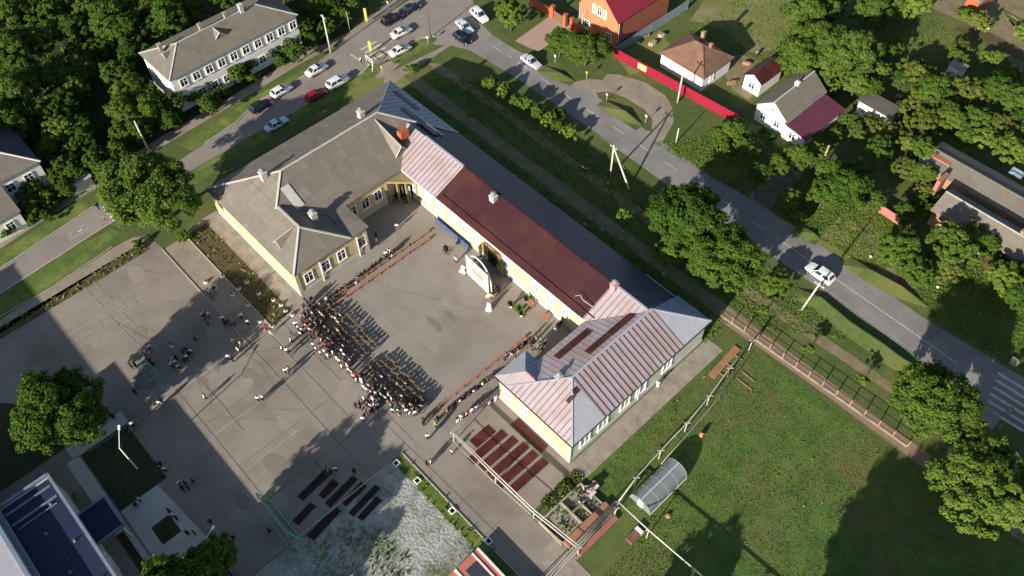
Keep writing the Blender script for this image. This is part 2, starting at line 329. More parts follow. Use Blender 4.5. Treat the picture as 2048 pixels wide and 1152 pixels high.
# repaired patches, stains and cracks in the old paving
M('patch_dark', '7d756c', '857c72', .8, .9, .005, 20, fine=10); M('patch_light', '9a9186', '938a7f', .8, .9, .005, 20, fine=10)
pr0 = random.Random(3); b = MB()
for k in range(26):
    cx, cy = (pr0.uniform(-97, -47), pr0.uniform(-4, 16)) if k < 16 else (pr0.uniform(-70, -44), pr0.uniform(22, 48)); a0 = pr0.choice((0, 1.57)) + pr0.uniform(-.1, .1); ww, hh = pr0.uniform(.5, 2.6), pr0.uniform(.4, 1.4)
    pts = [(cx + math.cos(a0 + t) * ww * pr0.uniform(.7, 1.1), cy + math.sin(a0 + t) * hh * pr0.uniform(.7, 1.1), .0135 + k * .0002) for t in [6.2832 * j / 9 for j in range(9)]]; b.add(pts, [tuple(range(9))], k % 2)
b.build('paving_patches', ['patch_dark', 'patch_light'], kind='structure')
def crack(b, x, y, a, n, wd=.05):
    for k in range(n):
        L = pr0.uniform(.5, 1.6); a += pr0.uniform(-.35, .35); x2, y2 = x + L * math.cos(a), y + L * math.sin(a); q = Vector((-math.sin(a), math.cos(a), 0)) * wd / 2; p1, p2 = Vector((x, y, .0225)), Vector((x2, y2, .0225)); b.add([p1 - q, p2 - q, p2 + q, p1 + q], [(0, 1, 2, 3)]); x, y = x2, y2
b = MB()
for k in range(30): crack(b, *((pr0.uniform(-98, -47), pr0.uniform(-6, 17)) if k < 28 else (pr0.uniform(-70, -43), pr0.uniform(22, 47))), pr0.choice((0, 1.57, .8, -.8, 3.1)), pr0.randint(4, 14), pr0.uniform(.025, .05))
crack(b, -70, 36, .1, 20, .05); M('crack', '7f776d', '776f66', 2, .95); b.build('paving_cracks', 'crack', kind='structure')
# faint painted dots crossing the court
b = MB()
for i in range(26):
    t = i / 25; p = g(800 + 130 * t, 680 - 100 * t); q = random.choice((-.9, 0, .9))
    b.cyl(p.x + q + random.uniform(-.1, .1), p.y, .012, .02, .09, 8, mi=i % 2)
b.build('painted_dots', ['oldpaint', 'joint'], kind='structure')
# road paint
def pline(p, q, wd, mat='paint', name='road_marking', z=.024): return strips(name, [(P2(*p), P2(*q))], wd, z, mat)
def dashes(p, q, on, off, wd=.14, name='road_marking'):
    a, c = Vector(P2(*p)), Vector(P2(*q)); L = (c - a).length; d = (c - a) / L; s = 0; sg = []
    while s < L: sg.append((tuple(a + d * s), tuple(a + d * min(s + on, L)))); s += on + off
    return strips(name, sg, wd, .024, 'paint')
dashes((1035, 124), (1560, 480), 2.6, 3.2); pline((1565, 484), (1915, 727), .13); dashes((985, 92), (1024, 116), 2, 2)
pline((1199, 274), (1324, 358), .1, 'oldpaint'); pline((1641, 571), (1850, 718), .1, 'oldpaint'); pline((1024, 100), (1150, 168), .1, 'oldpaint')
for k in range(6):                              # zebra crossing at the right edge
    p = (1997 - 2 * k - 4 * k, 746 + k * 13.2); p = (1996 - 4.9 * k, 746 + 14 * k); q = (p[0] + 75, p[1] + 46)
    pline(p, q, .42, name='zebra_crossing')
for k in range(4):
    p = (721 + 9 * k, 100 + 6 * k); pline((p[0], p[1]), (p[0] + 32, p[1] - 17), .38, 'yellowpaint' if k % 2 else 'paint', 'zebra_crossing')
for k in range(5):
    p = (203 + 5.5 * k, 417 + 6.2 * k); pline(p, (p[0] + 40, p[1] - 25), .5, 'yellowpaint' if k in (1, 3) else 'paint', 'zebra_crossing')
pline((700, 108), (727, 126), .3); pline((735, 128), (742, 136), .3)
def ringmark(cpx, cpy, a, bb, rot, wd=.18):
    c = g(cpx, cpy); sg = []; n = 28
    for k in range(n):
        t0, t1 = 6.2832 * k / n, 6.2832 * (k + 1) / n
        f = lambda t: (c.x + a * math.cos(t) * math.cos(rot) - bb * math.sin(t) * math.sin(rot), c.y + a * math.cos(t) * math.sin(rot) + bb * math.sin(t) * math.cos(rot))
        sg.append((f(t0), f(t1)))
    return strips('road_marking', sg, wd, .026, 'oldpaint')
_d = Vector(P2(176, 452)) - Vector(P2(142, 475)); rr = math.atan2(_d.y, _d.x)
ringmark(158, 462, 2.0, .75, rr); ringmark(146, 470, .5, .38, rr, .14); ringmark(170, 454, .5, .38, rr, .14); pline((156, 464), (165, 458), .3)
for a, c in (((183, 434), (190, 424)), ((186, 438), (204, 449)), ((196, 452), (210, 446)), ((190, 428), (212, 440)), ((204, 430), (214, 446)), ((188, 440), (200, 434)), ((196, 444), (204, 438))): pline(a, c, .16, 'oldpaint')
# ------------------------------------------------------------------ building materials
brickmat('slate_x', '78726a', '6d675f', '625c55', 1.1, 1.7, 'yx', mort=.025, stain='625c50', bump=.004)
brickmat('slate_y', '78726a', '6d675f', '625c55', 1.1, 1.7, 'xy', mort=.025, stain='625c50', bump=.004)
M('ridge_grey', 'b7b3ae', 'a7a29c', 2, .7); M('ridge_pink', 'b57a78', 'c08c88', 2, .6)
M('rib_shade', '7a6462', '6c5a58', .6, .6)  # ribs darkened so the shadow lines of the overlaps sit in the colour
M('metal_pink', '9f959c', '998d92', .5, .48, 0, c3='94857f', s3=.25, spec=.5)
M('metal_grey', 'a3a3ac', '9a9aa4', .8, .4, 0, spec=.5)
M('metal_north_shade', '80869a', '757b90', .8, .4, 0, spec=.5)  # metal of the north planes, the blue of their shade put into the colour
M('metal_red', '3a1c21', '33181d', .35, .55, 0, c3='472722', s3=.15, spec=.35)
M('metal_redsheet', '3e1a1e', '452022', .7, .5, 0, c3='553026', s3=.5)
M('metal_redsheet_shade', '2a1518', '24141a', .7, .55)  # darker copy of the maroon sheet, tree shade put into its colour
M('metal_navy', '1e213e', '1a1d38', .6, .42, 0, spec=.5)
M('yellow_wall', 'b8a88a', 'b2a182', .6, .9, .004, 20, c3='a6977a', s3=.35)
M('ochre_wall', '8a7c58', '7c6e4c', 1.2, .9); M('pale_plinth', 'a9aba6', '9c9d96', .8, .9, .01, 15)
M('grey_wall', 'bcc2b4', 'b1b7a8', .4, .9, .004, 20, c3='a9ad9c', s3=.3)
M('white_wall', 'dfdedb', 'd2d0cc', .7, .9, .004, 20); M('white_trim', 'e4e2de', None, 1, .6)
M('glass', '10141a', '39424a', 1.7, .12, spec=.6); M('paleglass', '8f9a9e', '6c7880', 2, .2, spec=.6); M('black', '15151a', None, 1, .6)
M('tin', 'b8bcc0', '9a9ea2', 2, .35, metal=.6); M('brick_orange', 'a85b3c', '954e34', 3, .9)
brickmat('brick_xz', 'b0603f', 'a35537', 'c08b70', .5, .16, 'xz', mort=.02); brickmat('brick_yz', '8c4c3a', '7f4334', '9a6a58', .5, .16, 'yz', mort=.02)
M('roof_crimson', '7c2030', '741c2b', .8, .45, spec=.5); M('roof_brown', '6f5548', '634a3e', .8, .6, c3='755a4a', s3=.5)
M('roof_maroon', '5c3040', '552a3a', .7, .5, spec=.4); M('roof_slate_old', '716b64', '635d56', .7, .9, .01, 10, c3='6f6a5c', s3=.3)
M('crimson_fence', '851a30', '7d172c', .5, .6); M('steel_fence', '7d8894', '737d88', 1, .5); M('navy_roof', '1a2240', '1d2544', .5, .6, c3='242a40', s3=.3)
M('parapet', '727e90', '687486', 1, .6); M('roof_dark', '33343e', '2b2c35', .7, .6); M('salmon', 'a8685a', '9c5f50', .6, .7); M('salmon_dark', '3a3a48', '32323e', .8, .6)
M('pipe_grey', 'b5b0a6', 'a39e94', 3, .6); M('timber', '9c7358', '8f664c', 2, .8); M('tan_wood', '8f795f', '806a50', 3, .8); M('bench_red', '8f6450', '98705a', 2, .8)
M('green_paint', '56ac86', '4ca07a', 2, .5); M('teal_paint', '3a8f7c', None, 1, .5); M('blue_banner', '41527e', '3a4a74', 1, .6); M('board_white', 'dcd8d6', 'cfcccb', 1.2, .6)
M('gold', '857a30', '766c28', 4, .6); M('banner_white', 'a9a5a6', '9f9b9d', 1.2, .6); M('pole_concrete', 'bdb8ac', 'aaa598', 2, .8); M('pole_wood', 'a08c74', '8d7a63', 2, .9); M('balloon', 'e2ddd0', None, 1, .4)
M('sign_yellow', 'a3a55c', '979954', 2, .5); M('slabcon', 'a79f90', '978f80', .8, .9, .02, 8, c3='6a6650', s3=.6); M('brickpink', '96655a', '8c5c50', .8, .9)

# ------------------------------------------------------------------ roofs
def clip_line(poly, axis, val):
    out = []
    for i in range(len(poly)):
        a, b = Vector(poly[i]), Vector(poly[(i + 1) % len(poly)])
        if (a[axis] - val) * (b[axis] - val) < 0: out.append(a.lerp(b, (val - a[axis]) / (b[axis] - a[axis])))
    return out if len(out) == 2 else None
def ribs(mb, poly, axis, step, w_=.07, h=.06, mi=0, start=.13):
    lo = min(p[axis] for p in poly); hi = max(p[axis] for p in poly); v = lo + start
    n = (Vector(poly[1]) - Vector(poly[0])).cross(Vector(poly[2]) - Vector(poly[0])).normalized()
    if n.z < 0: n = -n
    while v < hi:
        c = clip_line(poly, axis, v)
        if c and (c[0] - c[1]).length > .3: mb.bar(c[0] + n * h * .3, c[1] + n * h * .3, w_, h, mi, up=n)
        v += step
def hip_planes(x0, x1, y0, y1, he, s):
    if x1 - x0 <= y1 - y0:
        r = (x1 - x0) / 2; xm = x0 + r; a = (xm, y0 + r, he + s * r); b = (xm, y1 - r, he + s * r)
        A, B, Cc, D = (x0, y0, he), (x1, y0, he), (x1, y1, he), (x0, y1, he)
        return dict(S=[A, B, a], E=[B, Cc, b, a], N=[Cc, D, b], W=[D, A, a, b]), (a, b), [(A, a), (B, a), (Cc, b), (D, b)]
    r = (y1 - y0) / 2; ym = y0 + r; a = (x0 + r, ym, he + s * r); b = (x1 - r, ym, he + s * r)
    A, B, Cc, D = (x0, y0, he), (x1, y0, he), (x1, y1, he), (x0, y1, he)
    return dict(S=[A, B, b, a], E=[B, Cc, b], N=[Cc, D, a, b], W=[D, A, a]), (a, b), [(A, a), (D, a), (B, b), (Cc, b)]
def roof_solid(mb, planes, rectc, he, th=.14, idx=None):
    x0, x1, y0, y1 = rectc; idx = idx or {}
    for k, p in planes.items(): mb.add(p, [tuple(range(len(p)))], idx.get(k, 0))
    lo = [(x0, y0), (x1, y0), (x1, y1), (x0, y1)]
    vs = [(x, y, he) for x, y in lo] + [(x, y, he - th) for x, y in lo]
    mb.add(vs, [(0, 1, 5, 4), (1, 2, 6, 5), (2, 3, 7, 6), (3, 0, 4, 7), (4, 5, 6, 7)], idx.get('fascia', 0))
def gable_roof(mb, x0, x1, y0, y1, he, s, axis='x', th=.12, mi=0):
    """two thin slopes; ridge runs along axis"""
    if axis == 'x': f = lambda u, v, z: (u, v, z); a0, a1, b0, b1 = x0, x1, y0, y1
    else: f = lambda u, v, z: (v, u, z); a0, a1, b0, b1 = y0, y1, x0, x1
    m = (b0 + b1) / 2; hr = he + s * (b1 - b0) / 2; prof = [(b0, he - th), (m, hr - th), (b1, he - th), (b1, he), (m, hr), (b0, he)]
    vs = [f(a, b, z) for a in (a0, a1) for b, z in prof]
    mb.add(vs, [(0, 1, 4, 5), (1, 2, 3, 4), (6, 11, 10, 7), (7, 10, 9, 8), (5, 4, 10, 11), (4, 3, 9, 10), (0, 6, 7, 1), (1, 7, 8, 2), (0, 5, 11, 6), (2, 8, 9, 3)], mi)
    return hr
def window(par, c, nrm, w_=1.1, h=1.7, trim='white_trim', glass='glass', mull=True, name='window', fw=.12):
    """c = centre on the wall face, nrm = outward axis e.g. (0,-1)"""
    n = Vector((nrm[0], nrm[1], 0)); u = Vector((-n.y, n.x, 0)); c = Vector(c); b = MB(); z = Vector((0, 0, 1))
    def bx(du0, du1, dz0, dz1, d0, d1, mb):
        vs = [c + u * i + z * k + n * j for k in (dz0, dz1) for j in (d0, d1) for i in (du0, du1)]
        mb.add(vs, [(0, 2, 3, 1), (4, 5, 7, 6), (0, 1, 5, 4), (2, 6, 7, 3), (0, 4, 6, 2), (1, 3, 7, 5)])
    W, H = w_ / 2, h / 2
    bx(-W - fw, -W, -H - fw, H + fw, -.02, .1, b); bx(W, W + fw, -H - fw, H + fw, -.02, .1, b); bx(-W, W, H, H + fw, -.02, .1, b)
    bx(-W - fw - .05, W + fw + .05, -H - fw - .04, -H, -.02, .17, b)
    if mull: bx(-.04, .04, -H, H, .025, .07, b); bx(-W, W, H * .3 - .03, H * .3 + .03, .03, .065, b)
    f = b.build(name, trim, par); p = MB(); bx(-W, W, -H, H, -.01, .02, p); p.build('pane', glass, f); return f
def chimney(par, x, y, z0, z1, wd=.7, mat='brick_orange', cap='tin', rnd_=True):
    b = MB(); b.box(x - wd / 2, x + wd / 2, y - wd / 2, y + wd / 2, z0, z1); b.box(x - wd / 2 - .08, x + wd / 2 + .08, y - wd / 2 - .08, y + wd / 2 + .08, z1 - .18, z1 - .05)
    o = b.build('chimney', mat, par)
    if rnd_:
        c = MB(); c.cyl(x, y, z1 - .04, z1 + .35, wd * .3, 12); c.cyl(x, y, z1 + .4, z1 + .62, wd * .5, 12, .08); c.bar((x, y, z1 + .3), (x, y, z1 + .45), .06); c.build('chimney_cap', cap, o)
    return o
def dormer(par, base, rdir, L, wd, ht, mat='ridge_grey', rmat='slate_y', hb=None):
    """small gabled roof running out from the slope: base = outer lower centre, rdir = unit vector pointing to the ridge"""
    b = MB(); c = Vector(base); d = Vector(rdir); u = Vector((-d.y, d.x, 0)); z = Vector((0, 0, 1))
    vs = [c - u * wd / 2, c + u * wd / 2, c + z * ht, c + d * L + z * (hb or ht - .12)]
    vs += [c + d * .05 - u * (wd / 2) - z * .8, c + d * .05 + u * (wd / 2) - z * .8]
    b.add(vs, [(0, 2, 3), (1, 3, 2), (0, 1, 2), (0, 3, 4), (1, 5, 3), (0, 4, 5, 1)])
    o = b.build('dormer', rmat, par); e = MB(); e.bar(vs[0], vs[2], .14, .08); e.bar(vs[1], vs[2], .14, .08); e.bar(vs[2], vs[3], .16, .08); e.build('dormer_trim', mat, o); return o

# ================================================================== THE SCHOOL
S = thing('school_building', 'long L shaped yellow one-storey school with grey, maroon and pink metal roofs around the court', 'school', (-63, 44, 0))
HE = 5.5
def wall_block(x0, x1, y0, y1, z1, mat, par, plinth='pale_plinth', name='wall'):
    b = MB(); b.box(x0, x1, y0, y1, 0, z1); o = b.build(name, mat, par)
    p = MB(); t = .07
    p.box(x0 - t, x1 + t, y0 - t, y1 + t, 0, .95); p.build('plinth', plinth, o)
    for (a, bb) in ((x0, y0), (x1, y0), (x1, y1), (x0, y1)):
        c = MB(); c.box(a - .09, a + .09, bb - .45 if bb == y1 else bb - .09, bb + .45 if bb == y0 else bb + .09, .95, z1 - .12); c.box(a - .45 if a == x1 else a - .088, a + .45 if a == x0 else a + .088, bb - .088, bb + .088, .95, z1 - .122)
        c.build('pilaster', mat, o)
    return o
wall_block(-96.6, -80.0, 27.0, 61.2, HE - .05, 'yellow_wall', S)
wall_block(-90, -74.35, 26.95, 39.3, HE - .06, 'yellow_wall', S)
wall_block(-82, -36, 50.85, 61.25, HE - .07, 'yellow_wall', S)
we = MB(); we.box(-40.3, -29.65, 36.5, 62.2, 0, HE - .08); weo = we.build('wall', 'grey_wall', S)
we = MB(); we.box(-42.4, -29.72, 36.3, 41.2, 0, HE - .09); we.build('wall', 'yellow_wall', S)
p_ = MB(); p_.box(-42.5, -29.55, 36.22, 41.3, 0, .8); p_.box(-40.37, -29.56, 41.3, 62.28, 0, .8); p_.build('plinth', 'pale_plinth', weo)
# roofs
def hip_roof(x0, x1, y0, y1, he, s, mats, idx, name='roof', ridge='ridge_grey', rib=None, skipcap=(), rx=None):
    pl, rg, hips = hip_planes(x0, x1, y0, y1, he, s); b = MB(); roof_solid(b, pl, (x0, x1, y0, y1), he, idx=idx)
    for k, (ax, st) in (rib or {}).items(): ribs(b, pl[k], ax, st, mi=idx.get(k, 0))
    o = b.build(name, mats, S); c = MB(); up = Vector((0, 0, .05))
    g0 = Vector(rg[0]) if rx is None else Vector((rx, rg[0][1], rg[0][2]))
    c.bar(g0 + up, Vector(rg[1]) + up, .34, .1)
    for i, (a, bb) in enumerate(hips):
        if i not in skipcap: c.bar(Vector(a) + up, Vector(bb) + up, .3, .1)
    if rg[0] != rg[1]: c.build('ridge_cap', ridge, o)
    return o, pl
r1, _ = hip_roof(-97, -79.6, 26.6, 62.05, HE, .46, ['slate_x', 'slate_y', 'metal_north_shade'], dict(E=0, W=0, S=1, N=2, fascia=1), rib=dict(N=(0, 1.1)), skipcap=(1,))
b = MB(); b.bar((-88.3, 35.3, HE + 4.05), (-84.2, 31.2, HE + 2.15), .3, .1); b.build('ridge_cap', 'ridge_grey', r1)
r2, _ = hip_roof(-96.95, -73.9, 26.55, 36.6, HE + .01, .46, ['slate_x', 'slate_y'], dict(E=0, W=0, S=1, N=1, fascia=1), skipcap=(0, 1), rx=-84.3)
b = MB(); b.add([(-82, 36.6, HE + .2), (-73.9, 36.6, HE + .04), (-73.9, 39.75, HE + .04), (-82, 39.75, HE + .04), (-82, 36.6, HE - .1), (-73.9, 36.6, HE - .1), (-73.9, 39.75, HE - .1), (-82, 39.75, HE - .1)], [(0, 1, 2, 3), (4, 5, 6, 7), (1, 2, 6, 5), (2, 3, 7, 6), (0, 1, 5, 4), (0, 3, 7, 4)]); b.add([(-84, 36.4, HE + .21), (-81.9, 36.4, HE + .21), (-81.9, 39.74, HE + .05), (-84, 39.74, HE + .05)], [(0, 1, 2, 3)])
b.build('roof', 'slate_y', S)
# long wing roof: three stretches of cladding
y0, y1 = 50.35, 62.05; ym = 56.0; sl_ = .42; hr = HE + sl_ * (y1 - y0) / 2
X = [-88, -71.2, -41.2, -33]; b = MB(); bn = MB()
seg = [(-88, -71.5, 'p'), (-71.5, -41.3, 'r'), (-41.3, -35.1, 'p')]
ym = (y0 + y1) / 2
for a, c, k in seg:
    mi = 0 if k == 'p' else 1
    q = [(a, y0, HE), (c, y0, HE), (c, ym, hr), (a, ym, hr)]
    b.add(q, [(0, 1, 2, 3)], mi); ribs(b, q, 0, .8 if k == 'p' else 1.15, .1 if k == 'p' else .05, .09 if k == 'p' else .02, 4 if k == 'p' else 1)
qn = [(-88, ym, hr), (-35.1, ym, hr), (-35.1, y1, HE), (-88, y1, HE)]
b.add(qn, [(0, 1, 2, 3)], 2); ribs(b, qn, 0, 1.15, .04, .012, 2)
b.add([(-88, y0, HE), (-34.5, y0, HE), (-34.5, y0, HE - .14), (-88, y0, HE - .14)], [(0, 1, 2, 3)], 3); b.add([(-88, y1, HE), (-34.5, y1, HE), (-34.5, y1, HE - .14), (-88, y1, HE - .14)], [(0, 1, 2, 3)], 2)
b.add([(-88, y0, HE - .14), (-34.5, y0, HE - .14), (-34.5, y1, HE - .14), (-88, y1, HE - .14)], [(0, 1, 2, 3)], 3)
b.add([(-88, y0, HE), (-88, y1, HE), (-88, ym, hr)], [(0, 1, 2)], 0)
r3 = b.build('roof', ['metal_pink', 'metal_red', 'metal_navy', 'white_trim', 'rib_shade'], S)
c = MB(); c.bar((-80.5, ym, hr + .05), (-71.5, ym, hr + .05), .35, .1); c.build('ridge_cap', 'metal_grey', r3); c = MB(); c.bar((-41.3, ym, hr + .06), (-35.2, ym, hr + .06), .35, .1); c.build('ridge_cap', 'metal_grey', r3)
c = MB(); c.bar((-71.5, ym, hr + .05), (-41.3, ym, hr + .05), .35, .08); c.build('ridge_cap', 'metal_red', r3); c = MB(); pc = [g(1150, 592, 6.9), g(1160, 590, 6.95), g(1166, 600, 6.8), g(1186, 614, 6.6)]; c.tube(pc, .05, 5); c.build('roof_cable', 'ridge_grey', r3); c = MB(); c.bar((-71, y0 + .95, HE + .48), (-40, y0 + .95, HE + .48), .06, .12); c.build('snow_guard', 'metal_red', r3)
# darker sheets lying on the roofs
def onslope(mb, x0, x1, y0, y1, f, t=.05): 
    vs = [(x, y, f(x, y) + dz) for dz in (.07, .07 + t) for y in (y0, y1) for x in (x0, x1)]
    mb.add(vs, [(0, 2, 3, 1), (4, 5, 7, 6), (0, 1, 5, 4), (2, 6, 7, 3), (0, 4, 6, 2), (1, 3, 7, 5)])
fN = lambda x, y: HE + .46 * (62.05 - y)
b = MB(); onslope(b, -93.5, -87.5, 60.0, 60.8, fN); onslope(b, -88.5, -80.0, 57.6, 58.5, lambda x, y: max(HE + .46 * (62.05 - y), HE + .42 * (62.05 - y)) + .02); b.build('roof_sheet', 'metal_navy', r1)
b = MB(); onslope(b, -86.5, -79.5, 58.7, 59.0, lambda x, y: HE + .46 * (62.05 - y)); b.build('roof_ladder', 'metal_grey', r1)
# east wing
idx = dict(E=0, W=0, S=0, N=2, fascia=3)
sE = .43; ex0, ex1, ey0, ey1 = -40.75, -29.2, 36.0, 62.5
pl, rg, hips = hip_planes(ex0, ex1, ey0, ey1, HE, sE); b = MB(); pl['N'] = [(ex1, ey1, HE), (-35.0, ey1, HE), rg[1]]; pl['W'] = [(ex0, ey1 - 5.7, HE), (ex0, ey0, HE), rg[0], rg[1]]; hips = hips[:3]; roof_solid(b, pl, (ex0, ex1, ey0, ey1), HE, idx=idx)
E_ = pl['E']; r = (ex1 - ex0) / 2
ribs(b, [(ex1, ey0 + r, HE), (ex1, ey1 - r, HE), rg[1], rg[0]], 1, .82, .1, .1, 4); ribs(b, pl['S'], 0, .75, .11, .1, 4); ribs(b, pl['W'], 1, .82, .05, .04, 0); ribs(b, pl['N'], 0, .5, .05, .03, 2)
# the two plainer grey corner triangles of the east slope
n = Vector((sE, 0, 1)).normalized() * .02
for tri in ([(ex1, ey0 + .02, HE), (ex1, ey0 + r, HE), (ex0 + r, ey0 + r, HE + sE * r)], [(ex1, ey1 - r, HE), (ex1, ey1 - .02, HE), (ex0 + r, ey1 - r, HE + sE * r)]):
    q = [Vector(p) + n for p in tri]; b.add(q, [(0, 1, 2)], 1); ribs(b, q, 1, .5, .04, .025, 1)
r4 = b.build('roof', ['metal_pink', 'metal_grey', 'metal_north_shade', 'roof_dark', 'rib_shade'], S)
c = MB(); c.bar(Vector(rg[0]) + Vector((0, 0, .05)), Vector(rg[1]) + Vector((0, 0, .05)), .3, .09)
for a, bb in hips: c.bar(Vector(a) + Vector((0, 0, .05)), Vector(bb) + Vector((0, 0, .05)), .22, .08)
c.build('ridge_cap', 'metal_grey', r4)
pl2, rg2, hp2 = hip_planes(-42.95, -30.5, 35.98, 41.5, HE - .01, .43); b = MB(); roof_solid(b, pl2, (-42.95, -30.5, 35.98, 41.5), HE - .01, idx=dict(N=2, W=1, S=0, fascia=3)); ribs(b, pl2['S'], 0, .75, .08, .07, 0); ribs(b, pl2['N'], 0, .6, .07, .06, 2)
r5 = b.build('roof', ['metal_pink', 'metal_grey', 'metal_north_shade', 'roof_dark'], S); c = MB(); c.bar(Vector(rg2[0]) + Vector((0, 0, .05)), (-38.6, 38.74, rg2[0][2] + .05), .22, .08); c.build('ridge_cap', 'ridge_pink', r5)
fW = lambda x, y: HE + sE * (x - ex0)
b = MB(); onslope(b, -39.6, -38.5, 43.2, 49.2, fW); b.build('roof_sheet', 'metal_redsheet', r4)
b = MB(); onslope(b, -36.9, -35.9, 46.0, 50.0, fW); b.build('roof_sheet', 'metal_redsheet', r4); b = MB(); onslope(b, -36.9, -35.85, 50.2, 54.6, fW); b.build('roof_sheet', 'metal_redsheet', r4)
b = MB(); onslope(b, -33.9, -33.2, 40.6, 41.4, lambda x, y: HE + sE * (ex1 - x)); onslope(b, -33.6, -33.0, 39.3, 40.2, lambda x, y: HE + sE * (y - ey0)); b.build('roof_sheet', 'metal_redsheet', r4)
# chimneys, dormers
chimney(r4, *g(1118, 752, 7.6)[:2], 6, 7.7, .8, 'metal_grey')
chimney(r3, *g(1229, 568, 8.6)[:2], 7, 8.8, .8, 'ridge_pink'); chimney(r3, *g(987, 395, 8)[:2], 6.8, 8.5, .9, 'ridge_grey')
chimney(r1, *g(722, 228, 9.3)[:2], 8, 10, .9, 'ridge_grey'); chimney(r1, *g(527, 352, 9)[:2], 8, 9.9, .9, 'ridge_grey'); chimney(r2, *g(627, 434, 7)[:2], 6, 8, .9, 'ridge_grey')
q = g(806, 266, 8.3); bb = MB(); bb.box(q.x - .5, q.x + .5, q.y - .8, q.y + .8, 7, 8.9); bb.build('chimney', 'brick_orange', r3)
dormer(r1, (-81.4, 52.2, HE + .8), (-1, 0, 0), 6.2, 2.6, 1.5, rmat='slate_x', hb=2.95); dormer(r2, (-79.6, 27.9, HE + .6), (0, 1, 0), 3.2, 2.0, 1.2, rmat='slate_y', hb=1.6)
b = MB(); onslope(b, -86.2, -82.6, 33.6, 35.0, lambda x, y: HE + .46 * (-79.6 - x)); b.build('roof_sheet', 'ridge_grey', r1)
# windows
for px, py in ((622, 566), (655, 542), (686, 520), (726, 492)): q = gX(px, py, -74.35); window(S, (q.x, q.y, 2.95), (1, 0), 1.25, 1.9)
for px, py in ((703, 415), (729, 400), (754, 384)): q = gX(px, py, -80.0); window(S, (q.x, q.y, 2.9), (1, 0), 1.2, 1.9)
for px, py in ((832, 378), (856, 399), (880, 420), (906, 443), (931, 464), (953, 482), (1013, 530), (1071, 577), (1100, 603), (1132, 630)):
    q = gY(px, py, 50.85); window(S, (q.x, q.y, 3.0), (0, -1), 1.15, 1.75, glass='paleglass')
for px, py in ((1016, 796), (1049, 826)): q = gY(px, py, 36.3); window(S, (q.x, q.y, 3.0), (0, -1), 1.15, 1.7, glass='paleglass')
for px, py in ((1168, 893), (1203, 862), (1248, 815), (1280, 786), (1331, 741)): q = gX(px, py, -29.65); window(S, (q.x, q.y, 2.9), (1, 0), 1.5, 2.1, glass='paleglass', fw=.2)
# porch of the corner entrance: ochre piers, canopy and dark doorway
pr = MB(); cx, cy = -80, 50.85
pr.add([(cx, cy - 3.4, 4.2), (cx + 3.4, cy, 4.2), (cx, cy, 4.2), (cx, cy - 3.4, 4.6), (cx + 3.4, cy, 4.6), (cx, cy, 4.6)], [(0, 1, 4, 3), (0, 1, 2), (3, 4, 5)])
for t in (.02, .36, .64, .98): pp = MB(); pp.box(cx + 3.4 * t - .16, cx + 3.4 * t + .16, cy - 3.4 * (1 - t) - .16, cy - 3.4 * (1 - t) + .16, 0, 4.2); pp.build('porch_pier', 'ochre_wall', S)
po = pr.build('porch', 'ochre_wall', S); d_ = MB(); d_.add([(cx + .1, cy - 2, .05), (cx + 2, cy - .1, .05), (cx + 2, cy - .1, 2.9), (cx + .1, cy - 2, 2.9), (cx + .15, cy - 1.9, .05), (cx + 1.9, cy - .15, .05), (cx + 1.9, cy - .15, 2.9), (cx + .15, cy - 1.9, 2.9)], [(0, 1, 2, 3), (4, 5, 6, 7), (3, 2, 6, 7)]); d_.build('door', 'black', po)
d_ = MB(); d_.box(cx + .9, cx + 1.0, cy - 1.3, cy - 1.0, .05, 2.8); d_.box(cx + 1.7, cx + 1.8, cy - .5, cy - .3, .05, 2.8); d_.build('door_frame', 'white_trim', po)
# arched porch behind the stage
q = gY(985, 505, 50.85); ax = q.x; pm = MB(); n_ = 14
arc = [(ax + 2.3 * math.cos(math.pi * k / n_), 2.3 + 2.2 * math.sin(math.pi * k / n_)) for k in range(n_ + 1)]
vs = [(x, 50.3, z) for x, z in arc] + [(x, 50.84, z) for x, z in arc]; pm.add(vs, [(k, k + 1, n_ + 2 + k, n_ + 1 + k) for k in range(n_)])
pw = MB(); vs = [(x, 50.8, z) for x, z in arc] + [(ax - 2.3, 50.8, 0), (ax + 2.3, 50.8, 0)]; pw.add(vs, [tuple(range(len(vs)))]); pw.build('porch_back', 'ochre_wall', S)
for sx in (-2.5, 2.3): pp = MB(); pp.box(ax + sx, ax + sx + .25, 50.2, 50.84, 0, 2.6); pp.build('porch_pier', 'ochre_wall', S)
M('porch_brown', '8f7a5e', '7d6a52', 1.5, .9); po = pm.build('porch', 'porch_brown', S); d_ = MB(); d_.box(ax - .9, ax + .9, 50.7, 50.79, 0, 2.4); d_.build('door', 'black', po)
# pediment trim over the stage door and drainpipes
b = MB()
for x, y in ((-74.19, 30.9), (-74.19, 37.5), (-72, 50.76), (-55, 50.76), (-47, 50.76), (-29.6, 36.25), (-29.57, 49)): b = MB(); b.cyl(x, y, .3, 5.3, .06, 8); b.build('drainpipe', 'white_trim', S)
b = MB(); b.box(-79.4, -42, 50.28, 50.34, HE - .2, HE + .02); b.build('gutter', 'white_trim', S)
b = MB(); b.box(-29.15, -29.05, 36.0, 62.6, HE - .16, HE - .02); b.box(-42.9, -29.2, 35.85, 35.95, HE - .16, HE - .02); b.build('gutter', 'roof_dark', S)

